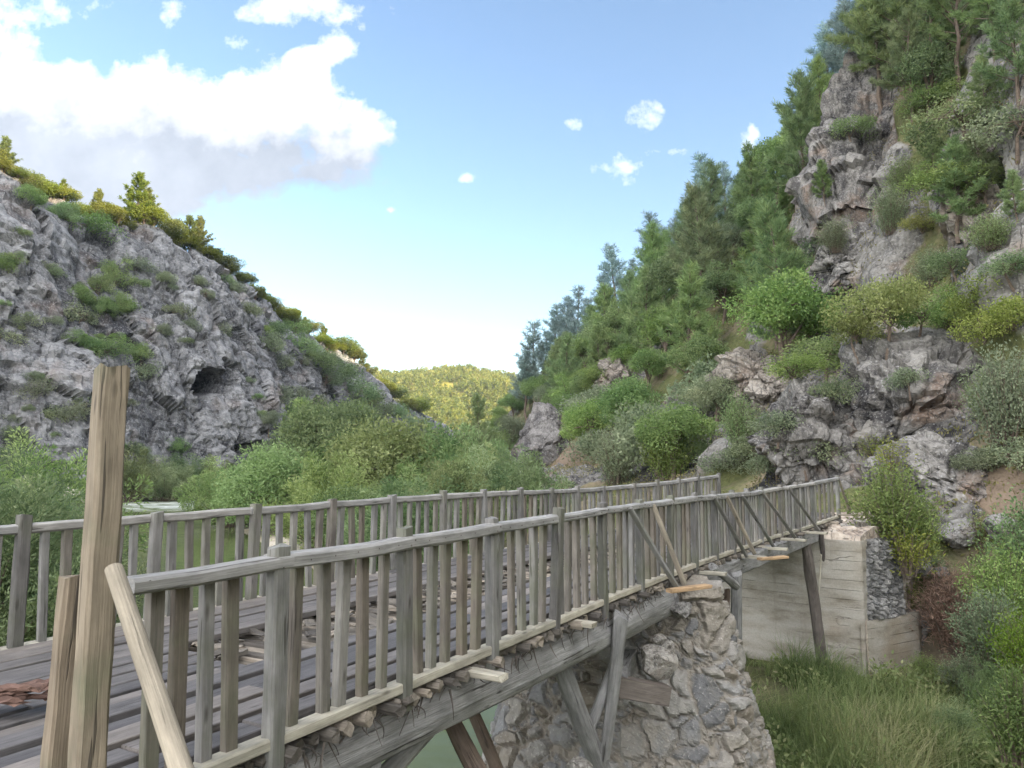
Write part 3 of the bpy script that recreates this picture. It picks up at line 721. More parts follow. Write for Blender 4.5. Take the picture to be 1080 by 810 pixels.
# struts beneath the deck
def px_log(name, a, da, b, db, r0, r1, mat='log', **kw):
    return MB().log(at(*a, da), at(*b, db), r0, r1, **{'wob': .22, 'bend': .006, 'rag': .03, **kw}).build(name, M[mat], bridge)
px_log('strut', (592, 700), 7.55, (640, 830), 8.2, .085, .10, nr=14, tint=.3)
px_log('strut', (655, 650), 7.7, (637, 800), 8.0, .075, .055, nr=12, tint=.5)
px_log('strut', (648, 702), 7.9, (620, 772), 8.0, .055, .06, nr=12, tint=.8)
px_log('strut', (474, 755), 6.5, (512, 830), 6.0, .075, .08, 'bark', tint=.6)
px_log('strut', (498, 748), 7.8, (532, 830), 7.4, .06, .06, 'bark', tint=.9)
px_log('strut', (397, 762), 4.9, (380, 850), 4.7, .065, .085, nr=14, tint=.2, wob=.35)
px_log('strut', (450, 772), 5.6, (385, 840), 5.0, .06, .075, tint=.7)
px_log('strut', (850, 574), 16.2, (868, 702), 16.6, .105, .125, 'wood_dark', tint=.5)
px_log('strut', (866, 560), 16.9, (873, 640), 17.2, .05, .05, 'wood_dark', tint=.2)
px_log('strut', (866, 585), 16.6, (862, 640), 16.8, .022, .02, 'wood_sill', tint=.7)
px_log('strut', (777, 606), 11.6, (776, 690), 11.9, .085, .10, 'log', tint=.1)
px_log('strut', (765, 622), 12.6, (762, 690), 12.6, .075, .08, 'bark', tint=.1)
px_log('strut', (752, 598), 10.5, (776, 618), 11.3, .06, .06, 'log', tint=.5)

# ---------------------------------------------------------------- the two railings
POST_W = .10
def railing(name, label, lat, out, s_posts, nb, post_h, kindrail):
    t = thing(name, label, 'railing', 'railings of the timber bridge', loc=tuple(BR(s_posts[0], lat, ZB)))
    o0 = np.array(t.location)
    def B(m, nm, mat): 
        ob = m.build(nm, M[mat], t); ob.matrix_parent_inverse = Matrix.Translation(-t.location); return ob
    UP = np.array([0, 0, 1.])
    for i, s in enumerate(s_posts):
        if kindrail and i == 0: continue      # the tall post stands here
        d = BD(s); lean = RNG.normal(size=2) * .012
        pl_ = lat - .034; b = BR(s, pl_, ZB - (.15 if kindrail else .045)) + np.array([*lean, 0]) * -.4; tp = BR(s, pl_, ZT + .064 + RNG.normal() * .012) + np.array([*(lean), 0])
        m = MB().beam(b, tp, POST_W * .76, POST_W * RNG.uniform(.92, 1.05), up=d, seg=5, ch=.012, tint=RNG.uniform(.0, .5), jit=.003)
        B(m, 'post', 'wood')
    # rails, spliced every third post or so
    j = 0
    while j < len(s_posts) - 1:
        e = min(j + (1 if kindrail and j in (0, 3) else int(RNG.integers(2, 4))), len(s_posts) - 1)
        m = MB(); a = s_posts[j] + .0; b = s_posts[e]; k_ = (e - j) * 3
        wv = RNG.normal() * .004
        ends = [BR(a + (b - a) * q / k_, lat + (out * .035 if kindrail else .0), ZT - .015 + wv * math.sin(3.14 * q / k_) - .005 * math.sin(3.14 * ((q / 3.) % 1)) + (RNG.normal() * .0022)) for q in range(k_ + 1)]
        off = RNG.random(3) * 40; rs, gs = [], []
        hw, hh, c = .055 + RNG.normal() * .003, .036 + RNG.normal() * .003, .014
        for q, pc in enumerate(ends):
            dd = BD(a + (b - a) * q / k_); nn = np.array([-dd[1], dd[0], 0])
            sect = [(-hw + c, -hh), (hw - c, -hh), (hw, -hh + c), (hw, hh - c), (hw - c, hh), (-hw + c, hh), (-hw, hh - c), (-hw, -hh + c)]
            ov = dd * (-.05 if q == 0 else (.048 if q == k_ else 0))
            rs.append([pc + ov + nn * x_ + UP * (z_ + RNG.normal() * .002) for x_, z_ in sect]); gs.append([off + (np.linalg.norm(pc - ends[0]), x_, z_) for x_, z_ in sect])
        m.rings(rs, gs, RNG.random()); B(m, 'top_rail', 'wood_rail')
        m = MB(); ends = [BR(a + (b - a) * q / k_, lat + out * .01, ZB - .005) for q in range(k_ + 1)]; rs, gs = [], []
        hw, hh, c = .05, .03, .008; off = RNG.random(3) * 40
        for q, pc in enumerate(ends):
            dd = BD(a + (b - a) * q / k_); nn = np.array([-dd[1], dd[0], 0])
            sect = [(-hw + c, -hh), (hw - c, -hh), (hw, -hh + c), (hw, hh - c), (hw - c, hh), (-hw + c, hh), (-hw, hh - c), (-hw, -hh + c)]
            ov = dd * (-.001 if q == k_ else .001)
            rs.append([pc + ov + nn * x_ + UP * (z_ + RNG.normal() * .002) for x_, z_ in sect]); gs.append([off + (np.linalg.norm(pc - ends[0]), x_, z_) for x_, z_ in sect])
        m.rings(rs, gs, RNG.random()); B(m, 'bottom_rail', 'wood_sill')
        j = e
    for i in range(len(s_posts) - 1):
        a, b = s_posts[i], s_posts[i + 1]
        for q in range(nb if not (kindrail and i == 0) else 4):
            f = (q + .92) / (nb + .72) + RNG.normal() * .012
            s = a + (b - a) * f; d = BD(s); ln = RNG.normal() * .012
            m = MB().beam(BR(s - ln, lat - out * .012, ZB + .015), BR(s + ln, lat - out * .012, ZT - .035), RNG.uniform(.044, .056), RNG.uniform(.058, .074), up=d, seg=3, ch=.005, tint=RNG.random(), jit=.002)
            B(m, 'baluster', 'wood')
    if kindrail:
        m = MB()
        for i, s in enumerate(s_posts):
            d = BD(s); o_ = np.array([-d[1], d[0], 0]) * out
            for dz, ds in ((-.018, -.022), (.012, .02)):
                p = BR(s + ds, lat, ZT - .015 + dz) + o_ * .089; m.log(p, p + o_ * .007, .0075, .0065, seg=1, nr=7, wob=.0)
            if i < len(s_posts) - 1:
                for q in range(nb if i else 4):
                    f = (q + .92) / (nb + .72) if i else (q + .92) / 4.72
                    p = BR(s + (s_posts[i + 1] - s) * f, lat, ZT - .02) + o_ * .089; m.log(p, p + o_ * .005, .0055, .005, seg=1, nr=6, wob=.0)
        B(m, 'nail', 'wood_dark')
    return t, B
sn = [2.33 + 1.053 * i for i in range(17)]; sn = [2.60] + sn[1:-1] + [LT - .25]
sf = [.45 + 1.09 * i for i in range(19)]; sf = sf[:-1] + [LT - .05]
near_rail, BN = railing('wooden_railing', 'weathered wooden railing propped by slanting sticks along the open, camera-side edge of the bridge', 0., -1, sn, 5, .95, True)
far_rail, BF = railing('wooden_railing', 'unpropped weathered wooden railing along the bridge edge that faces the willows and river', 3., 1, sf, 5, .95, False)
# sticks that prop the near railing from outside
def brace(s0, s1, tint, mat, out=.30, r=.028, zb=ZD - .07):
    m = MB().beam(BR(s0, -.085, ZT - .02), BR(s1, -out, zb), .055, .045, up=BD(s0), ch=.008, tint=tint, jit=.004)
    BN(m, 'brace', mat)
for s0, s1, tn, mt in ((8.2, 8.95, .3, 'wood'), (8.95, 9.25, .8, 'wood_pale'), (11.6, 12.4, .1, 'wood'), (12.3, 12.95, .9, 'wood_pale'), (13.3, 14.45, .3, 'wood'), (14.9, 15.9, .4, 'wood'), (16.4, 17.4, .4, 'wood')):
    brace(s0, s1, tn, mt, .34)
m = MB().beam(BR(LT - .2, -.05, ZT - .03), BR(LT + .75, -.05, ZD - .04), .05, .045, up=(0, 0, 1), tint=.9); BN(m, 'brace', 'wood_pale')

# tall post in front, with a pole leaning on it
p0 = at(90, 800, 2.85)
tp = thing('tall_post', 'tall split pine post rising well above the start of the camera-side railing', 'post', loc=tuple(p0))
b = np.array([p0[0] - .0, p0[1], -1.75]); tpt = at(118, 386, 2.85)
m = MB().beam(b, tpt, .105, .10, up=(.75, -.66, 0), seg=12, jit=.004, ch=.014, tint=.6); ob = m.build('shaft', M['wood_post'], tp); ob.matrix_parent_inverse = Matrix.Translation(-tp.location)
q0 = at(78, 606, 2.94)
m = MB().beam(np.array([q0[0] - .05, q0[1], -1.75]), q0, .085, .09, up=(.75, -.66, 0), seg=8, jit=.004, ch=.01, tint=.1); ob = m.build('side_board', M['wood_post'], tp); ob.matrix_parent_inverse = Matrix.Translation(-tp.location)
ol = MB().log(at(120, 600, 2.72), at(204, 850, 2.22), .030, .033, nr=16, wob=.06, tint=.5).build('leaning_pole', M['wood_pale'])
tag(ol, 'pale barked pole leaning against the tall split post', 'pole')
ob = MB()
for i in range(5):
    c = at(8, 742, 4.15) + np.array([RNG.normal() * .05, RNG.normal() * .04, .02 + i * .014]); a = RNG.normal() * .25
    dv = np.array([math.cos(a), math.sin(a), RNG.normal() * .05]) * RNG.uniform(.12, .19)
    ob.beam(c - dv, c + dv, RNG.uniform(.05, .10), .022, seg=8, jit=.012, ch=.006)
tag(ob.build('bark_scrap', wood_mat('rust_bark', [(0, (.10, .06, .048)), (1, (.15, .09, .07))], .5, bumpd=.02)), 'rusty brown scrap of bark lying on the grey deck planks', 'bark scrap')

# ---------------------------------------------------------------- stone pier
nP, nZ = 420, 230
th = np.linspace(0, 2 * np.pi, nP, endpoint=False); zt = np.linspace(-6.4, -1.62, nZ)
c0 = BR(10.1, 0, 0)[:2]; dA = BD(10.1)[:2]; dL = np.array([-dA[1], dA[0]])
PV = np.zeros((nP, nZ, 3))
for j, z in enumerate(zt):
    f = (z + 6.4) / 4.78                       # 0 at the bottom, 1 at the top
    l0 = np.interp(f, [0, .5, .85, 1], [-1.55, -1.05, -.62, -.42]); l1 = np.interp(f, [0, 1], [2.7, 2.4])
    bb = np.interp(f, [0, .3, .6, .85, .95, 1], [1.55, 1.46, 1.24, .92, .74, .5])
    ce = (l0 + l1) / 2; ha = (l1 - l0) / 2
    e = .62
    cx = np.sign(np.cos(th)) * np.abs(np.cos(th)) ** e * ha
    bl = np.interp(f, [0, .45, .62, .85, 1], [1.55, 1.2, .75, .42, .3])
    cy = np.sign(np.sin(th)) * np.abs(np.sin(th)) ** e * np.where(np.sin(th) < 0, bl, bb)
    PV[:, j, :2] = c0 + dL * (ce + cx)[:, None] + dA * cy[:, None]; PV[:, j, 2] = z
def stones(P3, size, seed, amp, wrap=True):
    q = P3.reshape(-1, 3)
    wq = q + .10 * np.stack([fbm(q * 2.6, 4, 1), fbm(q * 2.6, 4, 2), fbm(q * 2.6, 4, 3)], -1) * 2
    f1, f2, rid = cell(wq / (np.array([size, size, size * .78])), seed); e = f2 - f1
    g1, g2, rid2 = cell(wq / (size * .45), seed + 7); e2 = (g2 - g1)
    small = rid < .42; e = np.where(small, np.minimum(e, e2 * .6), e); tn = np.where(small, rid2, (rid * 3.7) % 1)
    h = sstep(0, .20, e) * amp * (.35 + 1.1 * tn) + fbm(q * 6, 4, seed) * amp * .7 + fbm(q * 14, 3, seed + 8) * amp * .3 + fbm(q * 1.4, 3, seed + 3) * amp * 1.5
    h = h - .012 * np.exp(-e * 22)
    return h.reshape(P3.shape[:2]), e.reshape(P3.shape[:2]), tn.reshape(P3.shape[:2])
PN = np.zeros_like(PV); dth = np.roll(PV, -1, 0) - np.roll(PV, 1, 0); dz = np.gradient(PV, axis=1); PN = nrm(np.cross(dth, dz))
cen = np.array([*(c0 + dL * .9), -4.]); 
if ((PV - cen) * PN)[..., :2].sum() < 0: PN = -PN
hh, ee, tn = stones(PV, .36, 21, .06); PV = PV + PN * hh[..., None]
PV2 = np.concatenate([PV.reshape(-1, 3), [[*(c0 + dL * 1.0), -1.58]]])
aI = np.arange(nP * nZ).reshape(nP, nZ); nx = np.roll(aI, -1, 0)
Fq = np.stack([aI[:, :-1], nx[:, :-1], nx[:, 1:], aI[:, 1:]], -1).reshape(-1, 4).tolist()
Fq += [(int(aI[i, -1]), int(nx[i, -1]), nP * nZ) for i in range(nP)]
midx = np.zeros(len(Fq), int)
pier = tag(obj('stone_pier', mesh('stone_pier', PV2, Fq, None, False, {'tint': np.append(tn.ravel(), .5), 'joint': np.append(ee.ravel(), .3)}, mats=[M['masonry']])), 'bulging rubble stone pier carrying the middle of the timber bridge', 'pier')

# ---------------------------------------------------------------- angular stones
import bmesh
def ico(sub):
    bm = bmesh.new(); bmesh.ops.create_icosphere(bm, subdivisions=sub, radius=1.); V = np.array([v.co[:] for v in bm.verts]); Fc = np.array([[v.index for v in f.verts] for f in bm.faces]); bm.free(); return V, Fc
def rock_mesh(name, size, seed, sub=5, mat='boulder', cuts=16, rough=1., lo=.55, hi=.92):
    V, Fc = ico(sub); rg = np.random.default_rng(seed)
    for i in range(cuts):
        n = nrm(rg.normal(size=3)); o = rg.uniform(lo, hi); d = V @ n
        V = V - np.where(d > o, d - o, 0)[:, None] * n
    V = V * np.array(size); L = float(np.mean(size)); q = V / L + seed * 3.1
    n = nrm(V)
    ha, e1, rid = facet(q * 1.9, seed, .7); hb_, e2, r2 = facet(q * 4.6, seed + 3, .7)
    D = fbm(q * 1.4, 3, seed) * .2 + ha * .16 - .07 * np.exp(-e1 * 16) + hb_ * .055 - .028 * np.exp(-e2 * 16) + fbm(q * 9, 3, seed + 5) * .035
    bt = q @ np.array([.25, .3, .9]) * 2.6 + fbm(q * 1.1, 3, seed + 50) * 1.2; D = D + (.5 - (bt - np.floor(bt))) * .07
    V = V + n * (D * L * rough)[:, None]
    return mesh(name, V, Fc, M[mat], False, {'tint': np.clip(rid * .5 + r2 * .5, 0, 1)})
# two stones wedged under the beam on the pier
def stone_at(name, px, py, y, size, seed, label, cat='stone', mat='boulder', sub=5, rot=None, group=None, rough=.5):
    o = obj(name, rock_mesh(name, size, seed, sub, mat.replace('boulder', 'stone'), rough=rough)); o.location = at(px, py, y); o.rotation_euler = rot or (0, 0, seed * 1.3)
    return tag(o, label, cat, group)
stone_at('stone', 692, 701, 8.62, (.26, .24, .23), 5, 'big grey block wedged under the log beam on the stone pier', mat='boulder_warm', sub=5, rough=.16)
stone_at('stone', 718, 643, 9.35, (.17, .17, .13), 8, 'small dark stone at the ragged end of the log beam', sub=4)
stone_at('stone', 704, 684, 8.95, (.09, .09, .10), 9, 'upright pale cobble just above the wedged grey block', mat='boulder_warm', sub=4)
stone_at('stone', 694, 674, 8.95, (.10, .08, .06), 12, 'flat pale cobble tucked under the log beam', mat='boulder_warm', sub=4)

# ---------------------------------------------------------------- concrete abutment
CX = at(911, 660, 16.5); cxy = CX[:2]
dF = np.array([-D2[1], D2[0]]); dW = nrm(np.array([.85, .5])); inn = D2
ZTOP, ZMID, ZBOT = -1.80, -3.50, -5.6
def prism(m_V, m_F, poly, z0, z1):
    n0 = len(m_V)
    for z in (z0, z1):
        for p in poly: m_V.append((p[0], p[1], z))
    n = len(poly)
    for i in range(n): m_F.append((n0 + i, n0 + (i + 1) % n, n0 + n + (i + 1) % n, n0 + n + i))
    m_F.append(tuple(n0 + i for i in range(n))[::-1]); m_F.append(tuple(n0 + n + i for i in range(n)))
def slab(name, poly, z0, z1, mat, parent, seg=.16, bev=.02):
    V, Fc = [], []; prism(V, Fc, poly, z0, z1)
    bm = bmesh.new(); vs = [bm.verts.new(v) for v in V]; [bm.faces.new([vs[i] for i in f]) for f in Fc]
    bmesh.ops.recalc_face_normals(bm, faces=bm.faces)
    bmesh.ops.bevel(bm, geom=list(bm.edges), offset=bev, segments=2, affect='EDGES')
    me = bpy.data.meshes.new(name); bm.to_mesh(me); bm.free(); me.materials.append(M[mat])
    o = obj(name, me, parent); return o
ab = thing('bridge_abutment', 'board-marked concrete abutment under the timber bridge end, below the rocky slope', 'abutment')
Pc = lambda a, b, w=0: cxy + dF * a + inn * b + dW * w
slab('front_wall', [Pc(-.02, .0), Pc(4.6, 0), Pc(4.6, .6), Pc(-.02, .6)], ZBOT, ZTOP, 'concrete', ab)
slab('wing_wall', [cxy + dF * .07 - D2 * .05, cxy + dW * 1.95 - D2 * .0, cxy + dW * 1.95 + D2 * .55, cxy + dF * .07 + D2 * .5], ZBOT, ZMID, 'concrete', ab)
# rubble core exposed beside the front wall and at the broken end of the wing
def rubble_block(name, o_, du, dv, nu_, nv_, size, amp, seed, mat, label, cat, lean=(0, 0, 0)):
    U, V_ = np.meshgrid(np.linspace(0, 1, nu_), np.linspace(0, 1, nv_), indexing='ij')
    P3 = o_ + U[..., None] * du + V_[..., None] * dv; nn = nrm(np.cross(du, dv)); 
    if nn @ (-o_) < 0: nn = -nn
    h, e, t = stones(P3, size, seed, amp)
    edge = np.minimum(np.minimum(U, 1 - U) * nu_, np.minimum(V_, 1 - V_) * nv_); h = h * sstep(0, 4, edge)
    front = P3 + nn * h[..., None]; P3b = P3 - nn * .5
    Vt = np.concatenate([front.reshape(-1, 3), P3b.reshape(-1, 3)]); f = grid_faces(nu_, nv_); n = nu_ * nv_
    Fc = f.tolist() + (f[:, ::-1] + n).tolist()
    I = np.arange(n).reshape(nu_, nv_)
    for line in (I[0], I[:, -1], I[-1][::-1], I[:, 0][::-1]):
        for a, b in zip(line[:-1], line[1:]): Fc.append((int(a), int(b), int(b) + n, int(a) + n))
    o = obj(name, mesh(name, Vt, Fc, M[mat], False, {'tint': np.tile(t.ravel(), 2), 'joint': np.tile(e.ravel(), 2)}), ab)
    bm = bmesh.new(); bm.from_mesh(o.data); bmesh.ops.recalc_face_normals(bm, faces=bm.faces); bm.to_mesh(o.data); bm.free()
    return o
o_ = np.array([*(cxy + dW * -.02 + D2 * .22), ZMID - .05])
rubble_block('rubble_core', o_, np.array([*(dW * 1.4), 0]), np.array([*(D2 * .25 - dW * .12), ZTOP - ZMID + .05]), 70, 110, .17, .075, 33, 'rubble', '', '')
o_ = np.array([*(cxy + dW * 1.9 + D2 * .08), ZBOT])
rubble_block('broken_end', o_, np.array([*(dW * .65 + D2 * .25), 0]), np.array([*(D2 * .3), ZMID - ZBOT - .05]), 60, 130, .2, .09, 35, 'rubble', '', '')
# earth and stones packed behind the abutment, under the end of the bridge
U, V_ = np.meshgrid(np.linspace(-.05, 5.0, 80), np.linspace(.035, 5.5, 80), indexing='ij')
P3 = np.zeros((80, 80, 3)); P3[..., :2] = cxy + U[..., None] * dF + V_[..., None] * inn + dW * (-.0)
P3[..., :2] += dW * (1.5 * sstep(.3, 2.5, V_) * sstep(1.5, -.05, U))[..., None]
qf = P3.reshape(-1, 3) * np.array([1, 1, 0])
f1, f2, rid = cell(qf * 3.4, 4)
P3[..., 2] = (-1.74 + .16 * sstep(.1, .7, V_) + (fbm(qf * 1.5, 4, 12) * .10 + (rid - .4) * .10 * sstep(0, .25, f2 - f1)).reshape(80, 80)) - 3.2 * sstep(.985, 1., (np.abs((U - 2.475) / 2.525)))
P3[:, 0, 2] = ZTOP - .03; P3[0, :, 2] = -5; P3[-1, :, 2] = -5; P3[:, -1, 2] = -5
k, c, b = rock_mat('packed_earth', light=(.42, .36, .30), mid=(.31, .25, .20), dark=(.15, .12, .10), sc_=2., rustamt=.5, rust=(.33, .22, .16), darkamt=.4); M['earth'] = k.done(k.bsdf(c, .95, b, .1))
fill = obj('earth_fill', mesh('earth_fill', P3.reshape(-1, 3), grid_faces(80, 80), M['earth'], False, {'tint': rid}), ab)
# a fallen plank and stones at the bridge end
tag(MB().beam(at(884, 543, 17.9), at(919, 543, 17.6), .18, .03, tint=.2).build('loose_plank', M['wood_pale']), 'pale loose plank lying on the earth where the bridge ends', 'plank')
for i, (px, py, yy, sz, lb_) in enumerate([(893, 556, 17.35, .17, 'flat tan slab lying at the lip of the concrete abutment'), (909, 553, 17.6, .22, 'pinkish stone on the packed earth beyond the bridge end'), (880, 560, 17.2, .12, 'small grey stone beside the last slanting stick of the bridge'), (878, 552, 17.7, .14, 'reddish stone at the foot of the end stick of the railing')]):
    stone_at('stone', px, py, yy, (sz * 1.3, sz, sz * .55), 40 + i, lb_, mat='boulder_warm', sub=4)
stone_at('boulder', 972, 600, 17.3, (.34, .30, .26), 51, 'round dark boulder on the ledge behind the rubble of the abutment', 'boulder', sub=5)
stone_at('boulder', 994, 604, 17.6, (.22, .2, .16), 52, 'smaller grey boulder beside the dry brown bush', 'boulder', sub=5)
stone_at('boulder', 1010, 560, 18.6, (.55, .45, .42), 53, 'dark blocky boulder at the foot of the big outcrop', 'boulder', sub=5)
stone_at('boulder', 1056, 556, 17.6, (.45, .4, .33), 54, 'dark boulder resting on the bare soil beside the outcrop', 'boulder', sub=5)
stone_at('boulder', 612, 806, 7.5, (.16, .12, .09), 55, 'pale flat stone at the waterside below the slanting struts', 'stone', 'boulder_warm', sub=4)

# ---------------------------------------------------------------- large rocks of the right slope
def crag(px, py, size, seed, label, y=None, mat='boulder', sub=6, rz=None, sink=.35, cat='boulder', nm='boulder', lo=.6, hi=.95, rough=1.):
    p = hit(px, py) if y is None else at(px, py, y)
    o = obj(nm, rock_mesh(nm, size, seed, sub, mat, lo=lo, hi=hi, cuts=22, rough=rough)); o.location = p + np.array([0, 0, size[2] * (1 - 2 * sink) * .5]); o.rotation_euler = (RNG.normal() * .12, RNG.normal() * .12, seed if rz is None else rz)
    return tag(o, label, cat)
crag(573, 486, (3.3, 2.8, 4.4), 61, 'isolated dark rounded boulder above the middle of the river-side railing', mat='boulder_dark', lo=.72, hi=.98, rough=.55)
crag(795, 412, (2.3, 2.0, 2.6), 62, 'domed brown boulder between shrubs halfway along the wooded slope', mat='boulder_warm')
crag(747, 440, (1.6, 1.3, 1.3), 63, 'low grey boulder below the domed brown boulder', mat='boulder')
crag(650, 405, (3.2, 2.2, 2.2), 68, 'pale broken rock showing between trees beneath the skyline pines', mat='boulder_warm')
crag(886, 292, (2.0, 1.9, 1.9), 64, 'dark overhanging block split by a crack, halfway up the tall cliff', y=36.5, lo=.5, hi=.8)
crag(893, 330, (1.9, 1.7, 2.0), 65, 'smooth tan block directly beneath the dark overhanging block', y=37, mat='boulder_warm')
crag(960, 450, (3.4, 2.6, 3.6), 66, 'great grey outcrop with a vertical cleft rising behind the bridge end', y=25.0, sink=.5, cat='rock outcrop', nm='rock_outcrop', lo=.55, hi=.85)
crag(862, 470, (3.3, 2.2, 2.3), 67, 'sloping outcrop slabs with a dark hollow just above the railing end', y=25.5, sink=.5, cat='rock outcrop', nm='rock_outcrop', rz=.5)
crag(1000, 515, (1.9, 1.5, 1.5), 69, 'blackish fractured outcrop behind the bright green shrub', y=20.0, sink=.5, cat='rock outcrop', nm='rock_outcrop')
crag(915, 195, (4.6, 4.0, 9.0), 70, 'tall grey cliff tower crowned by pines on the upper slope', y=42.5, sink=.5, cat='rock outcrop', nm='rock_outcrop', lo=.6, hi=.85)
crag(925, 290, (2.6, 2.4, 4.6), 73, 'pale rock buttress at the foot of the tall cliff tower', y=39., sink=.5, cat='rock outcrop', nm='rock_outcrop', lo=.6, hi=.85)
crag(1062, 255, (3.0, 3.6, 5.5), 71, 'orange-stained cliff wall beside the upper shrubs', y=30, sink=.5, cat='rock outcrop', nm='rock_outcrop', mat='boulder_warm', lo=.6, hi=.85)
crag(1040, 80, (3.4, 3.2, 6.0), 72, 'dark cliff face at the top of the slope among pine trunks', y=40, sink=.5, cat='rock outcrop', nm='rock_outcrop', lo=.6, hi=.85)
bpy.context.view_layer.update()
dg = bpy.context.evaluated_depsgraph_get()
_rv, _rf, _n = [], [], 0
for o in list(sc.objects):
    if o.type == 'MESH' and o.name.split('.')[0] in ('boulder', 'rock_outcrop'):
        mw = np.array(o.matrix_world); V = np.array([v.co[:] for v in o.data.vertices]) @ mw[:3, :3].T + mw[:3, 3]
        _rv += [tuple(v) for v in V]; _rf += [tuple(i + _n for i in p.vertices) for p in o.data.polygons]; _n += len(V)
T_R = BVHTree.FromPolygons(_rv, _rf)
ALL = (T_L, T_H, T_G, T_R)

# ---------------------------------------------------------------- foliage building blocks
def leaves(C, D, Sd, L, W, tint, fold=.0):
    """diamond leaf blades: C base points, D long axes, Sd side axes"""
    n = len(C); L = np.broadcast_to(L, n)[:, None]; W = np.broadcast_to(W, n)[:, None]
    up = np.cross(D, Sd)
    V = np.stack([C, C + D * L * .45 - Sd * W / 2 + up * W * fold, C + D * L, C + D * L * .45 + Sd * W / 2 + up * W * fold], 1).reshape(-1, 3)
    return V, np.arange(4 * n).reshape(n, 4), np.repeat(np.broadcast_to(tint, n), 4)
def rdir(n, rg): return nrm(rg.normal(size=(n, 3)))
def perp(D, rg): return nrm(np.cross(D, rdir(len(D), rg)))
def tube(pts, rad, nr=6):
    pts = np.array(pts, float); V, Fc = [], []
    for i, p in enumerate(pts):
        t = nrm(pts[min(i + 1, len(pts) - 1)] - pts[max(i - 1, 0)]); a = nrm(np.cross(t, np.array([.31, .92, .12]))); b = np.cross(t, a)
        th = np.arange(nr) * 2 * np.pi / nr
        V.append(p + rad[i] * (np.cos(th)[:, None] * a + np.sin(th)[:, None] * b))
    V = np.concatenate(V); n = len(pts)
    for i in range(n - 1):
        for j in range(nr): Fc.append((i * nr + j, i * nr + (j + 1) % nr, (i + 1) * nr + (j + 1) % nr, (i + 1) * nr + j))
    return V, np.array(Fc)
class Acc:
    def __init__(s): s.V, s.Fc, s.T, s.n = [], [], [], 0
    def add(s, V, Fc, T=None):
        s.V.append(V); s.Fc.append(np.asarray(Fc) + s.n); s.T.append(np.full(len(V), .5) if T is None else T); s.n += len(V); return s
    def mesh(s, name, mat):
        V = np.concatenate(s.V); T = np.concatenate(s.T)
        return mesh(name, V, np.concatenate(s.Fc), mat, False, {'tint': T, 'grain': V})
def pine(seed, h=10., wid=.26, blades=15, dens=1., bl=.34, bw=.055, mat='leaf_pine', bare=.25):
    rg = np.random.default_rng(seed); tr, cr = Acc(), Acc()
    n = 9; tp = np.stack([np.cumsum(rg.normal(size=n) * .10), np.cumsum(rg.normal(size=n) * .10), np.linspace(-.6, h, n)], -1); tp[0, :2] = 0
    tr.add(*tube(tp, np.linspace(h * .017, .02, n), 8))
    z = h * bare
    while z < h * .985:
        f = (z - h * bare) / (h * (1 - bare)); base = np.array([np.interp(z, tp[:, 2], tp[:, i]) for i in range(3)])
        nb_ = int(rg.integers(3, 5))
        a0 = rg.uniform(0, 6.28)
        for b in range(nb_):
            a = a0 + b * 6.28 / nb_ + rg.normal() * .35
            L = h * wid * (1.0 - f) ** .75 * (.55 + .45 * min(1, f * 3 + .5)) * rg.uniform(.45, 1.15) + .25
            el = rg.uniform(.1, .5) + f * .55
            d = np.array([math.cos(a) * math.cos(el), math.sin(a) * math.cos(el), math.sin(el)])
            pts = [base + d * L * q + np.array([0, 0, .16 * L * q * q]) for q in np.linspace(0, 1, 4)]
            tr.add(*tube(pts, np.linspace(.012 * L + .012, .008, 4), 4))
            nt_ = max(2, int(L * 4.2 * dens))
            for q in np.linspace(.42, 1.04, nt_):
                for sub in range(2 if q < .95 else 1):
                    c = base + d * L * q + np.array([0, 0, .16 * L * q * q]) + rg.normal(size=3) * .13 * L * (.35 + .4 * (1 - q)) * np.array([1, 1, .55])
                    m = blades; D = nrm(rdir(m, rg) * .9 + d * .5 + np.array([0, 0, .55]))
                    tn = np.clip(rg.normal(.5, .2) + rg.normal(size=m) * .12, 0, 1)
                    cr.add(*leaves(c + rg.normal(size=(m, 3)) * .05, D, perp(D, rg), bl * rg.uniform(.7, 1.2, m), bw, tn))
        z += h * rg.uniform(.035, .065)
    return tr.mesh('trunk', M['bark']), cr.mesh('crown', M[mat])
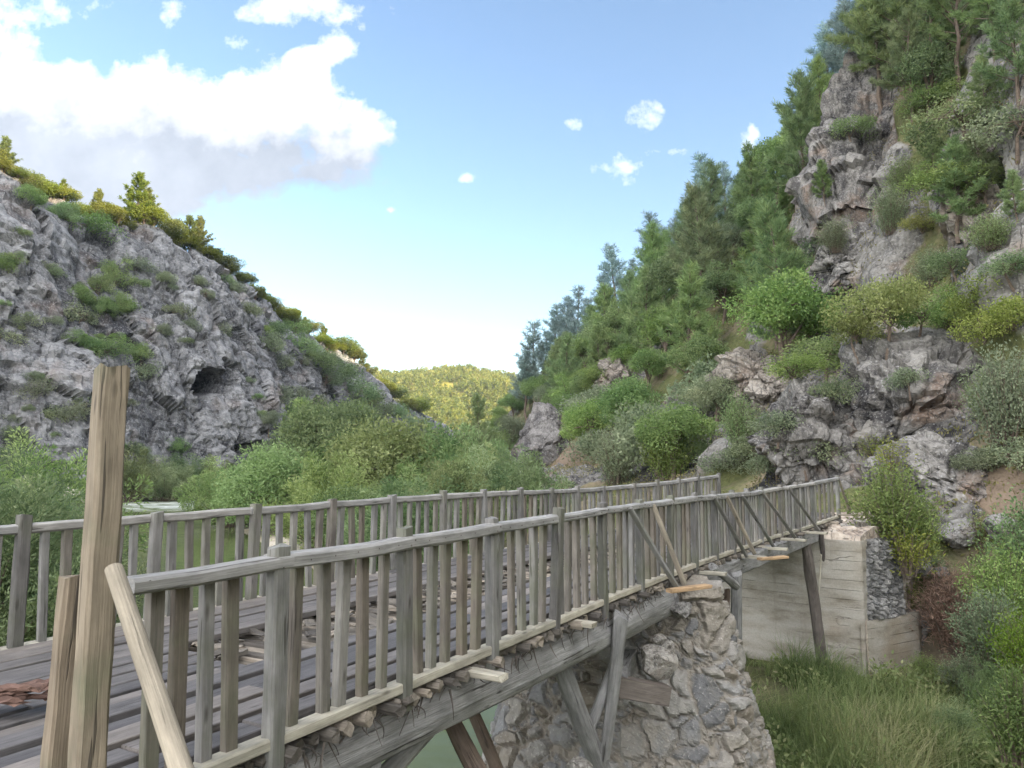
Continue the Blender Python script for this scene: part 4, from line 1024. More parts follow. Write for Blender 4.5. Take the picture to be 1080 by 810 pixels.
def broad(seed, h=6., w=4., lumps=16, nl=230, ls=.2, mat='leaf_broad', trunk=.3, flat=.75, gap=.0):
    rg = np.random.default_rng(seed); tr, cr = Acc(), Acc()
    tip = np.array([rg.normal() * .3, rg.normal() * .3, h * .6])
    tr.add(*tube([(0, 0, -.5), tip * .4 + rg.normal(size=3) * .08, tip], [h * .025 + .02, h * .018 + .01, h * .008], 7))
    for i in range(lumps):
        a = rg.uniform(0, 6.28); e = rg.uniform(-.45, 1.) ; rr = rg.uniform(.35, .9)
        c = np.array([math.cos(a) * w / 2 * rr * math.sqrt(max(.05, 1 - max(e, 0) ** 2)), math.sin(a) * w / 2 * rr * math.sqrt(max(.05, 1 - max(e, 0) ** 2)), h * (trunk + (1 - trunk) * (.42 + .42 * e * rr))])
        r_ = w * rg.uniform(.13, .24); rz = r_ * flat
        tr.add(*tube([tip * rg.uniform(.3, .9), (tip * .5 + c) / 1.55, c], [h * .010 + .008, h * .006 + .005, .006], 5))
        m = int(nl * rg.uniform(.7, 1.3)); D0 = rdir(m, rg); k_ = rg.uniform(.45, 1.12, m) ** .6 * np.where(rg.random(m) < .12, rg.uniform(1.05, 1.45, m), 1.)
        pts = c + D0 * np.array([r_, r_, rz]) * k_[:, None] + rg.normal(size=(m, 3)) * r_ * .12
        D = nrm(D0 * .6 + rdir(m, rg) * .9 + np.array([0, 0, -.15])); tn = np.clip(rg.normal(.5, .17) + rg.normal(size=m) * .17, 0, 1)
        cr.add(*leaves(pts, D, perp(D, rg), ls * rg.uniform(.7, 1.35, m), ls * .55, tn, .12))
    return tr.mesh('trunk', M['bark']), cr.mesh('crown', M[mat])
def feather(seed, h=4.5, w=5.2, sprays=42, nl=330, ls=.19, mat='leaf_willow'):
    """willow: ascending limbs that end in plume-shaped sprays of narrow leaves"""
    rg = np.random.default_rng(seed); tr, cr = Acc(), Acc()
    for i in range(sprays):
        a = rg.uniform(0, 6.28); rr = rg.uniform(0, 1) ** .6; lean = rr * w / 2
        H = h * rg.uniform(.62, 1.02) * (1 - .5 * rr ** 2) * rg.uniform(.7, 1.)
        e0 = np.array([math.cos(a) * lean, math.sin(a) * lean, H]); b0 = e0 * np.array([.2, .2, 0]) + np.array([0, 0, -.2])
        mid = (b0 + e0) * .5 + np.array([0, 0, H * .12])
        tr.add(*tube([b0, mid, e0], [.02 + h * .006, .02 + h * .003, .006], 5))
        ax_ = nrm(e0 - mid + np.array([math.cos(a) * .3, math.sin(a) * .3, .35])); Ls = h * rg.uniform(.22, .42); wd = Ls * rg.uniform(.28, .48)
        tb_ = rg.normal() * .16
        for rep in range(2):
            org = e0 if rep == 0 else mid * rg.uniform(.75, 1.05)
            m = int(nl * rg.uniform(.7, 1.2) * (1 if rep == 0 else .8)); f = rg.uniform(-.45, 1.0, m); rad = wd * np.sqrt(np.clip(1 - ((f - .05) / 1.0) ** 2, .02, 1)) * rg.uniform(.2, 1.15, m)
            q = rdir(m, rg); q = q - (q @ ax_)[:, None] * ax_; q = nrm(q)
            c = org + ax_ * (f * Ls)[:, None] + q * rad[:, None]
            D = nrm(q * .55 + ax_ * .55 + rdir(m, rg) * .55); tn = np.clip(rg.normal(.5, .16) + tb_ + rg.normal(size=m) * .14, 0, 1)
            cr.add(*leaves(c, D, perp(D, rg), ls * rg.uniform(.6, 1.4, m), ls * .32, tn, .1))
    return tr.mesh('stem', M['bark']), cr.mesh('foliage', M[mat])
def bush(seed, h=2., w=2.4, stems=40, per=55, ls=.11, lw=.35, mat='leaf_broad', arch=.5, up=.8):
    """many arching stems from one base, leaves along them: trunk mesh = stems"""
    rg = np.random.default_rng(seed); tr, cr = Acc(), Acc()
    for i in range(stems):
        a = rg.uniform(0, 6.28); lean = rg.uniform(.05, 1.) ** .7 * w / 2; H = h * rg.uniform(.55, 1.05) * (1 - .35 * (lean / (w / 2)) ** 2)
        b0 = np.array([math.cos(a), math.sin(a), 0]) * lean * rg.uniform(.1, .45); b0[2] = -.15
        e0 = np.array([math.cos(a) * lean, math.sin(a) * lean, H])
        mid = (b0 + e0) / 2 + np.array([-math.cos(a) * lean * .2, -math.sin(a) * lean * .2, H * .18 * arch])
        T = np.linspace(0, 1, 6)[:, None]; pts = (1 - T) ** 2 * b0 + 2 * T * (1 - T) * mid + T * T * e0
        tr.add(*tube(pts, np.linspace(.006 + h * .004, .004, 6), 4))
        m = per; f = rg.uniform(.22, 1.03, m)[:, None]; c = (1 - f) ** 2 * b0 + 2 * f * (1 - f) * mid + f * f * e0
        tg = nrm(2 * (1 - f) * (mid - b0) + 2 * f * (e0 - mid))
        c = c + rg.normal(size=(m, 3)) * (.05 + .07 * w * (1 - .4 * f)); D = nrm(tg * up * .6 + rdir(m, rg) * .8)
        tn = np.clip(rg.normal(.48, .16) + rg.normal(size=m) * .15, 0, 1)
        cr.add(*leaves(c, D, perp(D, rg), ls * rg.uniform(.7, 1.35, m), ls * lw, tn, .1))
    return tr.mesh('stem', M['bark']), cr.mesh('foliage', M[mat])

PROTO = {}
def proto(key, make, parts=('trunk', 'crown')): PROTO[key] = (make, parts)
for i in range(5): proto(f'pine{i}', (lambda i=i: pine(100 + i, 10., .21 + .02 * (i % 3), mat='leaf_pine_hazed', bl=.52, bw=.05, blades=13, dens=.9)))
for i in range(4): proto(f'pineg{i}', (lambda i=i: pine(120 + i, 9., .27 + .02 * (i % 2), mat='leaf_pine', dens=1.15, bl=.48, bw=.048, bare=.15)))
for i in range(2): proto(f'pinenear{i}', (lambda i=i: pine(140 + i, 9., .34, mat='leaf_pine', blades=24, dens=1.7, bl=.34, bw=.028, bare=.30)))
for i in range(5): proto(f'broad{i}', (lambda i=i: broad(200 + i, 6., 4.4, 22, 430, .155, 'leaf_broad', .12)))
for i in range(4): proto(f'grey{i}', (lambda i=i: broad(220 + i, 5., 4.2, 20, 420, .14, 'leaf_grey', .1)))
for i in range(4): proto(f'shrub{i}', (lambda i=i: broad(240 + i, 2., 2.6, 13, 210, .12, 'leaf_grey', .05, .8)), ('stem', 'foliage'))
for i in range(3): proto(f'yshrub{i}', (lambda i=i: broad(260 + i, 2., 2.8, 15, 330, .085, 'leaf_yellow', .05, .6)), ('stem', 'foliage'))
for i in range(3): proto(f'dshrub{i}', (lambda i=i: broad(280 + i, 2., 2.6, 14, 300, .095, 'leaf_broad', .05, .8)), ('stem', 'foliage'))
for i in range(4): proto(f'willow{i}', (lambda i=i: feather(300 + i, 4.5, 5.2)), ('stem', 'foliage'))
for i in range(2): proto(f'bank{i}', (lambda i=i: feather(370 + i, 4.5, 4.6, 46, 460, .13)), ('stem', 'foliage'))
for i in range(3): proto(f'rimb{i}', (lambda i=i: broad(350 + i, 6., 4.6, 18, 260, .24, 'leaf_rim', .12)))
for i in range(3): proto(f'rimp{i}', (lambda i=i: pine(360 + i, 9., .28, mat='leaf_rim', dens=1.2, bl=.4, bw=.08, bare=.12)))
for i in range(2): proto(f'roundw{i}', (lambda i=i: broad(380 + i, 5., 6., 46, 520, .17, 'leaf_willow', .04, .85)), ('stem', 'foliage'))
for i in range(2): proto(f'willowd{i}', (lambda i=i: broad(310 + i, 9., 9., 44, 480, .26, 'leaf_riverside', .08)), ('trunk', 'crown'))
proto('bright0', lambda: bush(330, 2.2, 2.0, 80, 90, .10, .42, 'leaf_bright', .4, 1.1), ('stem', 'foliage'))
proto('bright1', lambda: bush(331, 2.2, 2.4, 80, 80, .10, .42, 'leaf_bright', .4, 1.1), ('stem', 'foliage'))
proto('leafy0', lambda: bush(335, 2.4, 2.6, 90, 80, .10, .5, 'leaf_broad', .5, .8), ('stem', 'foliage'))
proto('leafy1', lambda: bush(336, 2.4, 2.6, 90, 80, .10, .5, 'leaf_grey', .5, .8), ('stem', 'foliage'))
proto('dry0', lambda: bush(340, 1.6, 1.8, 190, 46, .13, .12, 'leaf_dry', .9, .9), ('stem', 'foliage'))
proto('weed0', lambda: bush(345, .8, .8, 26, 40, .06, .45, 'leaf_yellow', .4, 1.), ('stem', 'foliage'))
_made = {}
PLACED = []
def plant(key, name, p, scale, label, cat, group=None, rz=None, sq=(1, 1)):
    make, parts = PROTO[key]
    if key not in _made: _made[key] = make()
    t = thing(name, label, cat, group, loc=tuple(map(float, p)))
    for nm, me in zip(parts, _made[key]): obj(nm, me, t)
    t.rotation_euler = (RNG.normal() * .03, RNG.normal() * .03, RNG.uniform(0, 6.28) if rz is None else rz)
    t.scale = (scale * sq[0], scale * sq[0], scale * sq[1]); PLACED.append((name, t)); return t
H_ = {'pine': 10., 'pineg': 9., 'pinenear': 9., 'broad': 6., 'grey': 5., 'shrub': 2., 'yshrub': 2., 'dshrub': 2., 'willow': 4.5, 'willowd': 9., 'bright': 2.2, 'leafy': 2.4, 'dry': 1.6, 'weed': .8, 'bank': 4.5, 'roundw': 5., 'rimb': 6., 'rimp': 9.}
def hh_(key): return H_[key.rstrip('0123456789')]
def by_px(key, name, px, py, top, label, cat, y=None, group=None, sq=(1, 1), rz=None):
    """base pixel and top pixel fix place and height"""
    p = hit(px, py, ALL) if (y is None or y > 19) else at(px, py, y)
    if p is None: p = at(px, py, y)
    if p is None: return None
    q = at(px, top, p[1]); h = q[2] - p[2]
    return plant(key, name, p, h / hh_(key), label, cat, group, rz, sq)
ORD = ['first', 'second', 'third', 'fourth', 'fifth', 'sixth', 'seventh', 'eighth', 'ninth', 'tenth', 'eleventh', 'twelfth', 'thirteenth', 'fourteenth', 'fifteenth', 'sixteenth', 'seventeenth', 'eighteenth', 'nineteenth', 'twentieth']
# ---------------------------------------------------------------- named plants
NEAR_B = [(945, 575, 488, 17.6, 'bright0', 'bright green leafy bush at the foot of the outcrop, just past the bridge end', (1.15, 1)),
 (968, 592, 520, 17.4, 'bright1', 'lower bright green bush spilling over the rubble beside the round boulder', (.9, 1)),
 (958, 598, 552, 17.0, 'weed0', 'small yellowish weed clump in front of the bright bushes', (1.2, 1))]
for px, py, top, y, key, lab, sq in NEAR_B: by_px(key, 'leafy_bush', px, py, top, lab, 'bush', y, sq=sq)
by_px('dry0', 'dry_bush', 1012, 684, 598, 'dry reddish-brown twig bush hanging beside the broken concrete wing', 'bush', None, sq=(1.05, 1))
for px, py, top, y, key, lab in [(1062, 660, 575, 15.2, 'leafy0', 'round-leaved green bush above the reeds beside the dry brown bush'), (1045, 700, 622, 14.2, 'leafy1', 'shadowy bush between the dry brown bush and the reeds'), (1085, 720, 640, 12.6, 'bright1', 'light green bush at the frame edge above the reeds'), (1100, 620, 520, 15.5, 'leafy0', 'dense green bush partly beyond the frame edge below the soil patch'), (1035, 575, 540, 18.2, 'weed0', 'little green tuft on the blackish outcrop foot'), (1078, 800, 700, 10.2, 'bright0', 'blurred yellow-green bush lowest at the frame corner')]:
    by_px(key, 'leafy_bush', px, py, top, lab, 'bush', y)
UP = [(905, 372, 325, 31, 'yshrub0', 'yellow-green shrub spilling under the smooth tan block', 1.), (935, 365, 278, 33, 'yshrub1', 'tall yellowish shrub against the pale buttress', .8), (968, 352, 312, 30, 'dshrub0', 'dark green shrub on the ledge above the great outcrop', 1.2), (1003, 345, 300, 29, 'leafy0', 'leafy light shrub above the cleft of the outcrop', 1.2), (1040, 350, 285, 27, 'yshrub0', 'yellow-green shrub under the orange-stained cliff wall', 1.0), (1070, 370, 300, 25, 'yshrub1', 'yellow-green shrub at the frame edge above the outcrop', .9), (870, 400, 345, 31, 'dshrub1', 'dark shrub hugging the upper edge of the sloping slabs', 1.3), (845, 405, 370, 33, 'dshrub2', 'low green shrub trailing down to the domed boulder', 1.6), (985, 300, 262, 33, 'leafy1', 'pale grey-green shrub below the dark recess of the cliff', 1.2), (975, 252, 220, 35, 'yshrub0', 'bright yellowish shrub perched at the dark cliff recess', 1.4),
 (1010, 250, 150, 34, 'pineg0', 'bushy young pine leaning over the cliff recess', 1.3), (1040, 215, 140, 33, 'pineg1', 'dark bushy pine clinging beside the orange-stained wall', 1.3), (940, 245, 195, 40, 'leafy1', 'grey-green shrub growing from a crack of the cliff tower', .8), (1000, 212, 165, 36, 'dshrub2', 'dark green shrub above the leaning young pine', 1.2),
 (1062, 470, 365, 21, 'leafy1', 'slender grey-green shrub in front of the outcrop shoulder', .8), (1045, 445, 385, 23, 'leafy0', 'green sapling on the shoulder of the great outcrop', .8), (1075, 505, 455, 19.5, 'shrub0', 'olive shrub beside the reddish soil patch', 1.2), (1030, 500, 470, 20.5, 'shrub1', 'small olive shrub on the bare soil above the blackish rock', 1.2), (940, 500, 462, 22.5, 'weed0', 'tuft of dry weeds growing in the vertical cleft', 1.2), (880, 430, 395, 27.5, 'shrub2', 'brownish shrub on top of the vertical cleft', 1.), (960, 415, 385, 25, 'shrub3', 'grey shrub clinging to the face of the great outcrop', 1.1), (920, 480, 455, 23, 'weed0', 'yellowish weed patch low on the sloping slabs', 1.4), (850, 495, 445, 24, 'shrub0', 'olive bush behind the last railing posts of the bridge', 1.), (820, 505, 468, 25, 'shrub3', 'grey-green bush above the end of the river-side railing', 1.2), (1020, 150, 90, 38, 'dshrub0', 'dark shrub in the gully of the upper cliff', 1.2), (985, 120, 85, 42, 'dshrub1', 'shrub on the shoulder behind the cliff tower', 1.4), (1072, 160, 105, 33, 'shrub1', 'olive shrub on the pale upper cliff at the frame edge', 1.2)]
for px, py, top, y, key, lab, sq in UP:
    by_px(key, 'young_pine' if 'pine' in key else 'shrub', px, py, top, lab, 'pine' if 'pine' in key else 'shrub', y, sq=(sq, 1))
for px, py, top, key, lab, sq in [(706, 505, 442, 'bright0', 'vivid green leafy bush just above the river-side railing', 1.), (650, 510, 452, 'leafy1', 'wide olive bush between the reddish bank and the vivid bush', .95), (782, 470, 415, 'leafy0', 'green shrub below the domed brown boulder', .8), (770, 505, 470, 'shrub1', 'grey-olive shrub above the far railing end', 1.4), (735, 490, 460, 'dshrub1', 'dark shrub on the slope foot behind the vivid bush', 1.1), (820, 465, 430, 'shrub2', 'drab shrub on the sloping slabs beside the domed boulder', 1.4), (532, 512, 478, 'shrub3', 'grey bush left of the isolated dark boulder', 1.5), (800, 490, 455, 'shrub0', 'dry olive shrub on the bare slope above the railing', 1.3)]:
    by_px(key, 'leafy_bush', px, py, top, lab, 'bush', sq=(sq, 1))
for px, py, top, key, nm, lab, sq in [(1010, 292, 255, 'dshrub0', 'shrub', 'dark shrub low on the leaning pale slab at the frame edge', 1.3), (1045, 262, 225, 'leafy0', 'shrub', 'leafy shrub on the middle of the leaning pale slab', 1.3), (1072, 235, 180, 'pineg3', 'young_pine', 'young pine growing on the slab at the frame edge', 1.2), (1030, 205, 165, 'dshrub1', 'shrub', 'dark shrub in the joint above the leaning slab', 1.4), (1070, 300, 262, 'dshrub2', 'shrub', 'dark green shrub at the slab foot by the frame edge', 1.3), (955, 205, 165, 'leafy0', 'shrub', 'leafy shrub in the cleft right of the cliff tower', 1.), (985, 180, 130, 'pineg1', 'young_pine', 'young pine in the gully right of the cliff tower', 1.2), (900, 150, 118, 'dshrub0', 'shrub', 'dark shrub on the shoulder of the cliff tower', 1.2), (870, 215, 170, 'pineg2', 'young_pine', 'young pine hugging the cliff tower flank', 1.1), (880, 265, 230, 'leafy1', 'shrub', 'grey-green shrub below the cliff tower flank', 1.1), (1040, 120, 60, 'pineg0', 'young_pine', 'bushy pine above the joint at the top of the slope', 1.3), (1000, 60, -10, 'pineg1', 'pine_tree', 'full-crowned pine near the top edge of the frame', 1.3), (1060, 40, -30, 'pineg3', 'pine_tree', 'dense pine filling the upper frame corner', 1.3)]:
    by_px(key, nm, px, py, top, lab, 'pine' if 'pine' in nm else 'shrub', sq=(sq, 1))
for px, py, top, key, lab, sq in [(955, 640, 612, 'weed0', 'weed tuft on the rubble beside the concrete wing', 1.2), (985, 615, 585, 'leafy1', 'grey-green shrublet by the smaller grey boulder', 1.1), (940, 615, 590, 'weed0', 'yellowish weed on the rubble core', 1.), (1000, 655, 615, 'dry0', 'low dry twig bush nearest the concrete wing', 1.), (1040, 640, 590, 'leafy0', 'leafy bush behind the dry twigs', 1.1), (975, 720, 690, 'leafy0', 'leafy weed bush at the reed edge under the concrete wing', 1.3), (1020, 735, 690, 'leafy1', 'grey-green bush at the reed edge', 1.3), (1060, 765, 700, 'bank0', 'pale green bush rising from the reeds at the frame edge', .9), (900, 790, 745, 'bank1', 'pale leafy clump in the middle of the reeds', 1.), (1010, 800, 748, 'bank0', 'pale leafy clump at the lower edge of the reeds', 1.2)]:
    by_px(key, 'leafy_bush', px, py, top, lab, 'bush', sq=(sq, 1))
# pines that break the skyline of the right slope
SKY = [(556, 425, 372), (566, 418, 350), (577, 415, 360), (588, 415, 330), (598, 405, 322), (607, 400, 312), (622, 392, 322), (636, 380, 300), (650, 375, 268), (660, 368, 300), (670, 360, 280), (690, 345, 236), (700, 335, 250), (710, 330, 238), (724, 320, 258), (740, 300, 178), (752, 295, 215), (765, 285, 184), (778, 275, 190), (790, 266, 178), (800, 262, 168), (812, 250, 158), (823, 244, 166), (834, 238, 160), (843, 228, 125), (852, 218, 102), (862, 208, 110), (873, 190, 70), (884, 165, 36), (895, 150, 20), (906, 130, 8)]
for i, (px, py, top) in enumerate(SKY):
    yb = float(np.interp(px, [560, 600, 650, 700, 740, 800, 850, 905], [128, 120, 110, 98, 90, 76, 66, 56]))
    r0 = at(px, py, yb); p = down(r0[0], r0[1]); q = at(px, top, yb)
    half = 'lower' if i < 15 else 'upper'
    plant(f'pine{i % 5}', 'pine_tree', p, max(.55, (q[2] - p[2]) / 10. * 1.12), f'feathery blue-green pine on the {half} skyline of the wooded slope, {ORD[i if i < 15 else i - 15]} from left', 'pine', 'pines along the skyline of the wooded slope', sq=(1.15, 1))
for i, (px, py, top, y, key, lab) in enumerate([(930, 112, -30, 46, 'pinenear0', 'large pine rooted on top of the cliff tower'), (962, 125, 15, 45, 'pinenear1', 'spreading pine with drooping boughs beside the cliff tower top'), (1012, 95, -60, 44, 'pinenear0', 'tall pine with a bare trunk against the dark upper cliff'), (985, 75, -70, 50, 'pinenear1', 'pine behind the bare-trunked one, high on the slope'), (1050, 60, -70, 42, 'pinenear1', 'pine cut off by the frame top near the corner'), (1075, 110, -20, 38, 'pineg2', 'pine at the frame edge over the pale upper cliff'), (945, 60, -60, 54, 'pineg3', 'dense pine behind the cliff tower pines'), (915, 70, -30, 55, 'pine1', 'thin blue-green pine beside the cliff tower pines')]):
    by_px(key, 'pine_tree', px, py, top, lab, 'pine', y)
# wooded slope: trees placed over the ground, then named by row and order
cand = []
rg = np.random.default_rng(5)
for i in range(9000):
    y = rg.uniform(34, 150); xf = np.interp(y, ys, K[:, 2, 0]); xc = np.interp(y, ys, K[:, 6, 0]) + 1.5
    x = rg.uniform(xf, xc); p = down(x, y); px, py = proj(p)
    if not (480 < px < 1000): continue
    top_ = p + np.array([0, 0, 4.]); tx, ty = proj(top_); md = p + np.array([0, 0, 2.]); mx, my = proj(md)
    bad = any((((mx - cx) / rx) ** 2 + ((my - cy) / ry) ** 2) < 1 for cx, cy, rx, ry in [(925, 420, 120, 105), (918, 210, 58, 115), (1060, 170, 80, 190), (795, 403, 36, 36), (572, 458, 36, 38), (1000, 500, 70, 60), (610, 488, 40, 20), (893, 300, 40, 50), (830, 470, 50, 40), (655, 395, 20, 14), (740, 450, 22, 18)])
    if bad: continue
    sp = (2.05 + .012 * y)
    if any(abs(c[0] - x) < sp and math.hypot(c[0] - x, c[1] - y) < sp for c in cand): continue
    lowrow = (x - xf) / (xc - xf)
    cand.append((x, y, p, px, py, lowrow))
rows = {}
for x, y, p, px, py, lr in cand:
    band = 0 if lr < .22 else 1 if lr < .45 else 2 if lr < .7 else 3
    t = rg.random()
    if band == 0: kind = 'shrub' if t < .4 else 'grey' if t < .55 else 'broad'
    elif band == 1: kind = 'broad' if t < .4 else 'grey' if t < .52 else 'pineg'
    else: kind = 'broad' if t < .22 else 'grey' if t < .34 else 'pineg'
    rows.setdefault((kind, band, int(px // 95)), []).append((px, p, y))
DESC = {'shrub': ('scrub_bush', 'olive scrub bush', 'shrub', 'shrubs of the wooded slope'), 'broad': ('broadleaf_tree', 'deep green broadleaf tree', 'tree', 'broadleaf trees of the wooded slope'), 'grey': ('oak_tree', 'grey-green small oak', 'tree', 'grey-green oaks of the wooded slope'), 'pineg': ('pine_tree', 'mid green bushy pine', 'pine', 'bushy pines of the wooded slope')}
BAND = ['at the slope foot', 'in the lower row', 'in the middle row', 'just under the skyline']
def spot(ix):
    return {5: 'at the valley mouth', 6: 'over the isolated boulder', 7: 'over the vivid bush', 8: 'above the domed boulder', 9: 'beside the cliff tower', 10: 'behind the cliff tower'}.get(ix, 'near the bridge end')
NUMF = [(1, {'shrub': (1.3, 2.1), 'broad': (.75, 1.25), 'grey': (.75, 1.25), 'pineg': (.65, 1.15)})]
for (kind, band, ix), L in sorted(rows.items()):
    L.sort(key=lambda q: q[0])
    nm, de, cat, grp = DESC[kind]
    for j, (px, p, y) in enumerate(L):
        a, b = NUMF[0][1][kind]; s_ = rg.uniform(a, b) * (.8 if band == 0 and kind != 'shrub' else .66 if band == 3 else .88 if band == 2 else 1.)
        key = f'{kind}{rg.integers(0, 5 if kind == "broad" else 4)}'
        pos = '' if len(L) == 1 else (f', {ORD[j]} from left')
        plant(key, nm, p - np.array([0, 0, .15]), s_, f'{de} {BAND[band]} {spot(ix)}{pos}', cat, grp)

far_ = []
for i in range(600):
    y = rg.uniform(12, 60); x = rg.uniform(15, 46); p = down(x, y); px, py = proj(p)
    if not (1105 < px < 1500) or len(far_) > 34 or any(math.hypot(x - a, y - b) < 4.2 for a, b in far_): continue
    far_.append((x, y)); kd = ('pineg', 'broad', 'grey', 'shrub')[len(far_) % 4]
    plant(f'{kd}{len(far_) % 4}', DESC[kd][0], p - np.array([0, 0, .2]), rg.uniform(.6, 1.1), f'{DESC[kd][1]} on the steep slope outside the frame edge', DESC[kd][2], DESC[kd][3] + ' outside the frame')
# ---------------------------------------------------------------- river bank bushes
WIL = [(140, 520, 482, 86, 'willow0', 'pale willow bush beside the rapids, behind the tall post'), (172, 520, 486, 87, 'willow2', 'broad pale willow on the far bank of the rapids'), (218, 522, 488, 93, 'willow3', 'pale willow under the cave on the far bank'), (105, 518, 496, 84, 'willow1', 'small willow on the sand strip at the cliff foot'), (195, 520, 484, 92, 'willow1', 'round light green willow at the rapids'), (245, 540, 490, 55, 'willow2', 'light green willow just past the rapids'), (290, 545, 478, 50, 'roundw0', 'feathery willow in the middle of the riverside thicket'), (352, 555, 490, 40, 'willow1', 'low pale willow in front of the dark riverside pine'), (405, 545, 452, 47, 'roundw0', 'big rounded willow behind the middle of the far railing'), (450, 545, 443, 50, 'roundw1', 'largest grey-green willow crown of the riverside thicket'), (480, 540, 462, 46, 'willow1', 'willow beside the largest crown, towards the valley'), (385, 560, 506, 36, 'roundw1', 'small willow low behind the far railing'), (430, 560, 505, 36, 'willow0', 'low green willow at the foot of the big rounded willow'), (505, 540, 480, 40, 'willow2', 'narrow willow near the isolated dark boulder'), (470, 560, 500, 32, 'willow1', 'leafy low bush seen through the far railing balusters'), (530, 545, 488, 38, 'willow0', 'grey-green bush close under the isolated dark boulder'), (440, 575, 515, 29, 'willow2', 'low riverside bush filling the railing gaps'), (425, 585, 525, 27, 'willow3', 'bush at the water line behind the railing'), (560, 540, 495, 38, 'willow3', 'bush in the shade below the reddish bank')]
for px, py, top, y, key, lab in WIL:
    p = at(px, py, y); p = down(p[0], p[1], (T_G,)); p[2] = max(p[2], WZ - .1); q = at(px, top, y)
    plant(key, 'willow_bush', p, (q[2] - p[2]) / 4.5, lab, 'willow', 'willows along the river', sq=(1.05 if key != 'willow3' else 1.2, 1))
for px, top, y, key, lab, sq in [(342, 400, 60, 'willowd0', 'dark spreading tree in front of the cliff end', .8), (318, 425, 66, 'pineg0', 'dark pine beside the spreading riverside tree', 1.2), (372, 446, 58, 'willowd1', 'deep green tree between the spreading tree and the willows', 1.), (505, 418, 95, 'pineg1', 'dark pointed conifer standing in the valley mouth', .9), (520, 440, 100, 'broad2', 'dark round tree beside the pointed conifer', .9), (480, 455, 90, 'broad3', 'green tree at the base of the valley mouth', 1.1), (540, 430, 105, 'grey1', 'grey-green tree between conifer and slope', .9), (455, 470, 85, 'broad4', 'dark tree low in the valley behind the willows', 1.1), (425, 452, 100, 'grey2', 'grey tree at the foot of the cliff end', 1.2)]:
    p = at(px, 500, y); p = down(p[0], p[1]); q = at(px, top, y)
    plant(key, 'riverside_tree', p, (q[2] - p[2]) / hh_(key), lab, 'tree', sq=(sq, 1))
for px, top, y, key, lab, sq in [(22, 488, 27, 'bank0', 'big bright willow on the near bank, behind the start of the far railing', 1.0), (-25, 505, 22, 'bank1', 'bright willow at the frame edge behind the far railing', 1.1), (36, 545, 19, 'bank0', 'lush willow seen through the first far balusters', .9), (0, 550, 16.5, 'bank1', 'dark green bush low behind the first far posts', .9), (-50, 480, 27, 'bank1', 'willow just beyond the frame edge on the near bank', 1.2), (-40, 520, 15, 'bank0', 'bush on the bank past the end of the far railing', 1.)]:
    p = at(px, 600, y); p = down(p[0], p[1]); q = at(px, top, y)
    plant(key, 'willow_bush', p, (q[2] - p[2]) / 4.5, lab, 'willow', 'willows along the river', sq=(sq, 1))
for px, py, y, sc_w, lab in [(45, 668, 8.8, .9, 'small yellow-green weed at the bank edge beside the first far posts'), (65, 650, 9.4, .7, 'weed tuft between pebbles behind the far railing'), (10, 640, 10.5, .9, 'leafy weed behind the frame-edge balusters')]:
    p = at(px, py, y); p = down(p[0], p[1]); plant('weed0', 'weed', p, sc_w, lab, 'weed')

# ---------------------------------------------------------------- shrubs and trees of the left cliff
LS = [(35, 215, 26, 'd'), (70, 232, 30, 'd'), (95, 245, 22, 'd'), (10, 285, 26, 'd'), (5, 358, 20, 'o'), (40, 415, 20, 'o'), (85, 320, 26, 'd'), (105, 310, 30, 'd'), (122, 300, 34, 'd'), (130, 330, 30, 'd'), (112, 335, 26, 'd'), (82, 335, 20, 'o'), (80, 365, 24, 'd'), (100, 370, 24, 'd'), (118, 375, 20, 'd'), (145, 285, 20, 'o'), (150, 380, 26, 'd'), (152, 395, 20, 'o'), (75, 440, 20, 'o'), (92, 430, 16, 'o'), (55, 440, 16, 'o'), (15, 470, 30, 'o'), (5, 490, 40, 'o'), (190, 330, 14, 'o'), (200, 345, 12, 'o'), (236, 350, 14, 'o'), (285, 365, 20, 'o'), (290, 350, 16, 'd'), (262, 330, 14, 'o'), (300, 385, 14, 'o'), (248, 305, 12, 'o'), (320, 370, 18, 'd'), (335, 385, 20, 'd'), (345, 402, 18, 'o'), (310, 350, 16, 'd'), (360, 400, 20, 'd'), (375, 415, 18, 'd'), (352, 385, 16, 'o'), (390, 425, 16, 'd'), (405, 435, 14, 'o'), (420, 440, 14, 'd'), (298, 420, 18, 'o'), (285, 450, 24, 'o'), (310, 440, 22, 'd'), (330, 430, 18, 'o'), (280, 480, 26, 'o'), (185, 480, 24, 'd'), (150, 485, 24, 'o'), (130, 478, 18, 'o'), (170, 350, 12, 'o'), (215, 300, 12, 'o'), (30, 340, 14, 'o'), (60, 290, 14, 'o'), (175, 295, 12, 'o'), (440, 450, 14, 'd'), (455, 462, 14, 'o'), (395, 445, 18, 'o'), (370, 440, 18, 'd')]
def near_left(px, py):
    if py < 260 and px < 110: return 'just under the sunlit rim'
    if px < 60: return 'on the grey wall towards the frame edge' if py < 430 else 'at the cliff foot towards the frame edge'
    if px < 165: return 'in the green gully above the tall post' if py < 345 else 'on the ledges beside the tall post top'
    if px < 250: return 'above the cave mouth' if py < 400 else 'at the cliff foot below the cave'
    if px < 330: return 'on the ribs past the cave' if py < 400 else 'on the rubble slope past the cave'
    return 'on the falling end of the cliff'
grp = {}
for px, py, sz, c in LS:
    p = hit(px, py, (T_L,)) 
    if p is None: continue
    grp.setdefault((c, near_left(px, py)), []).append((px, py, sz, p))
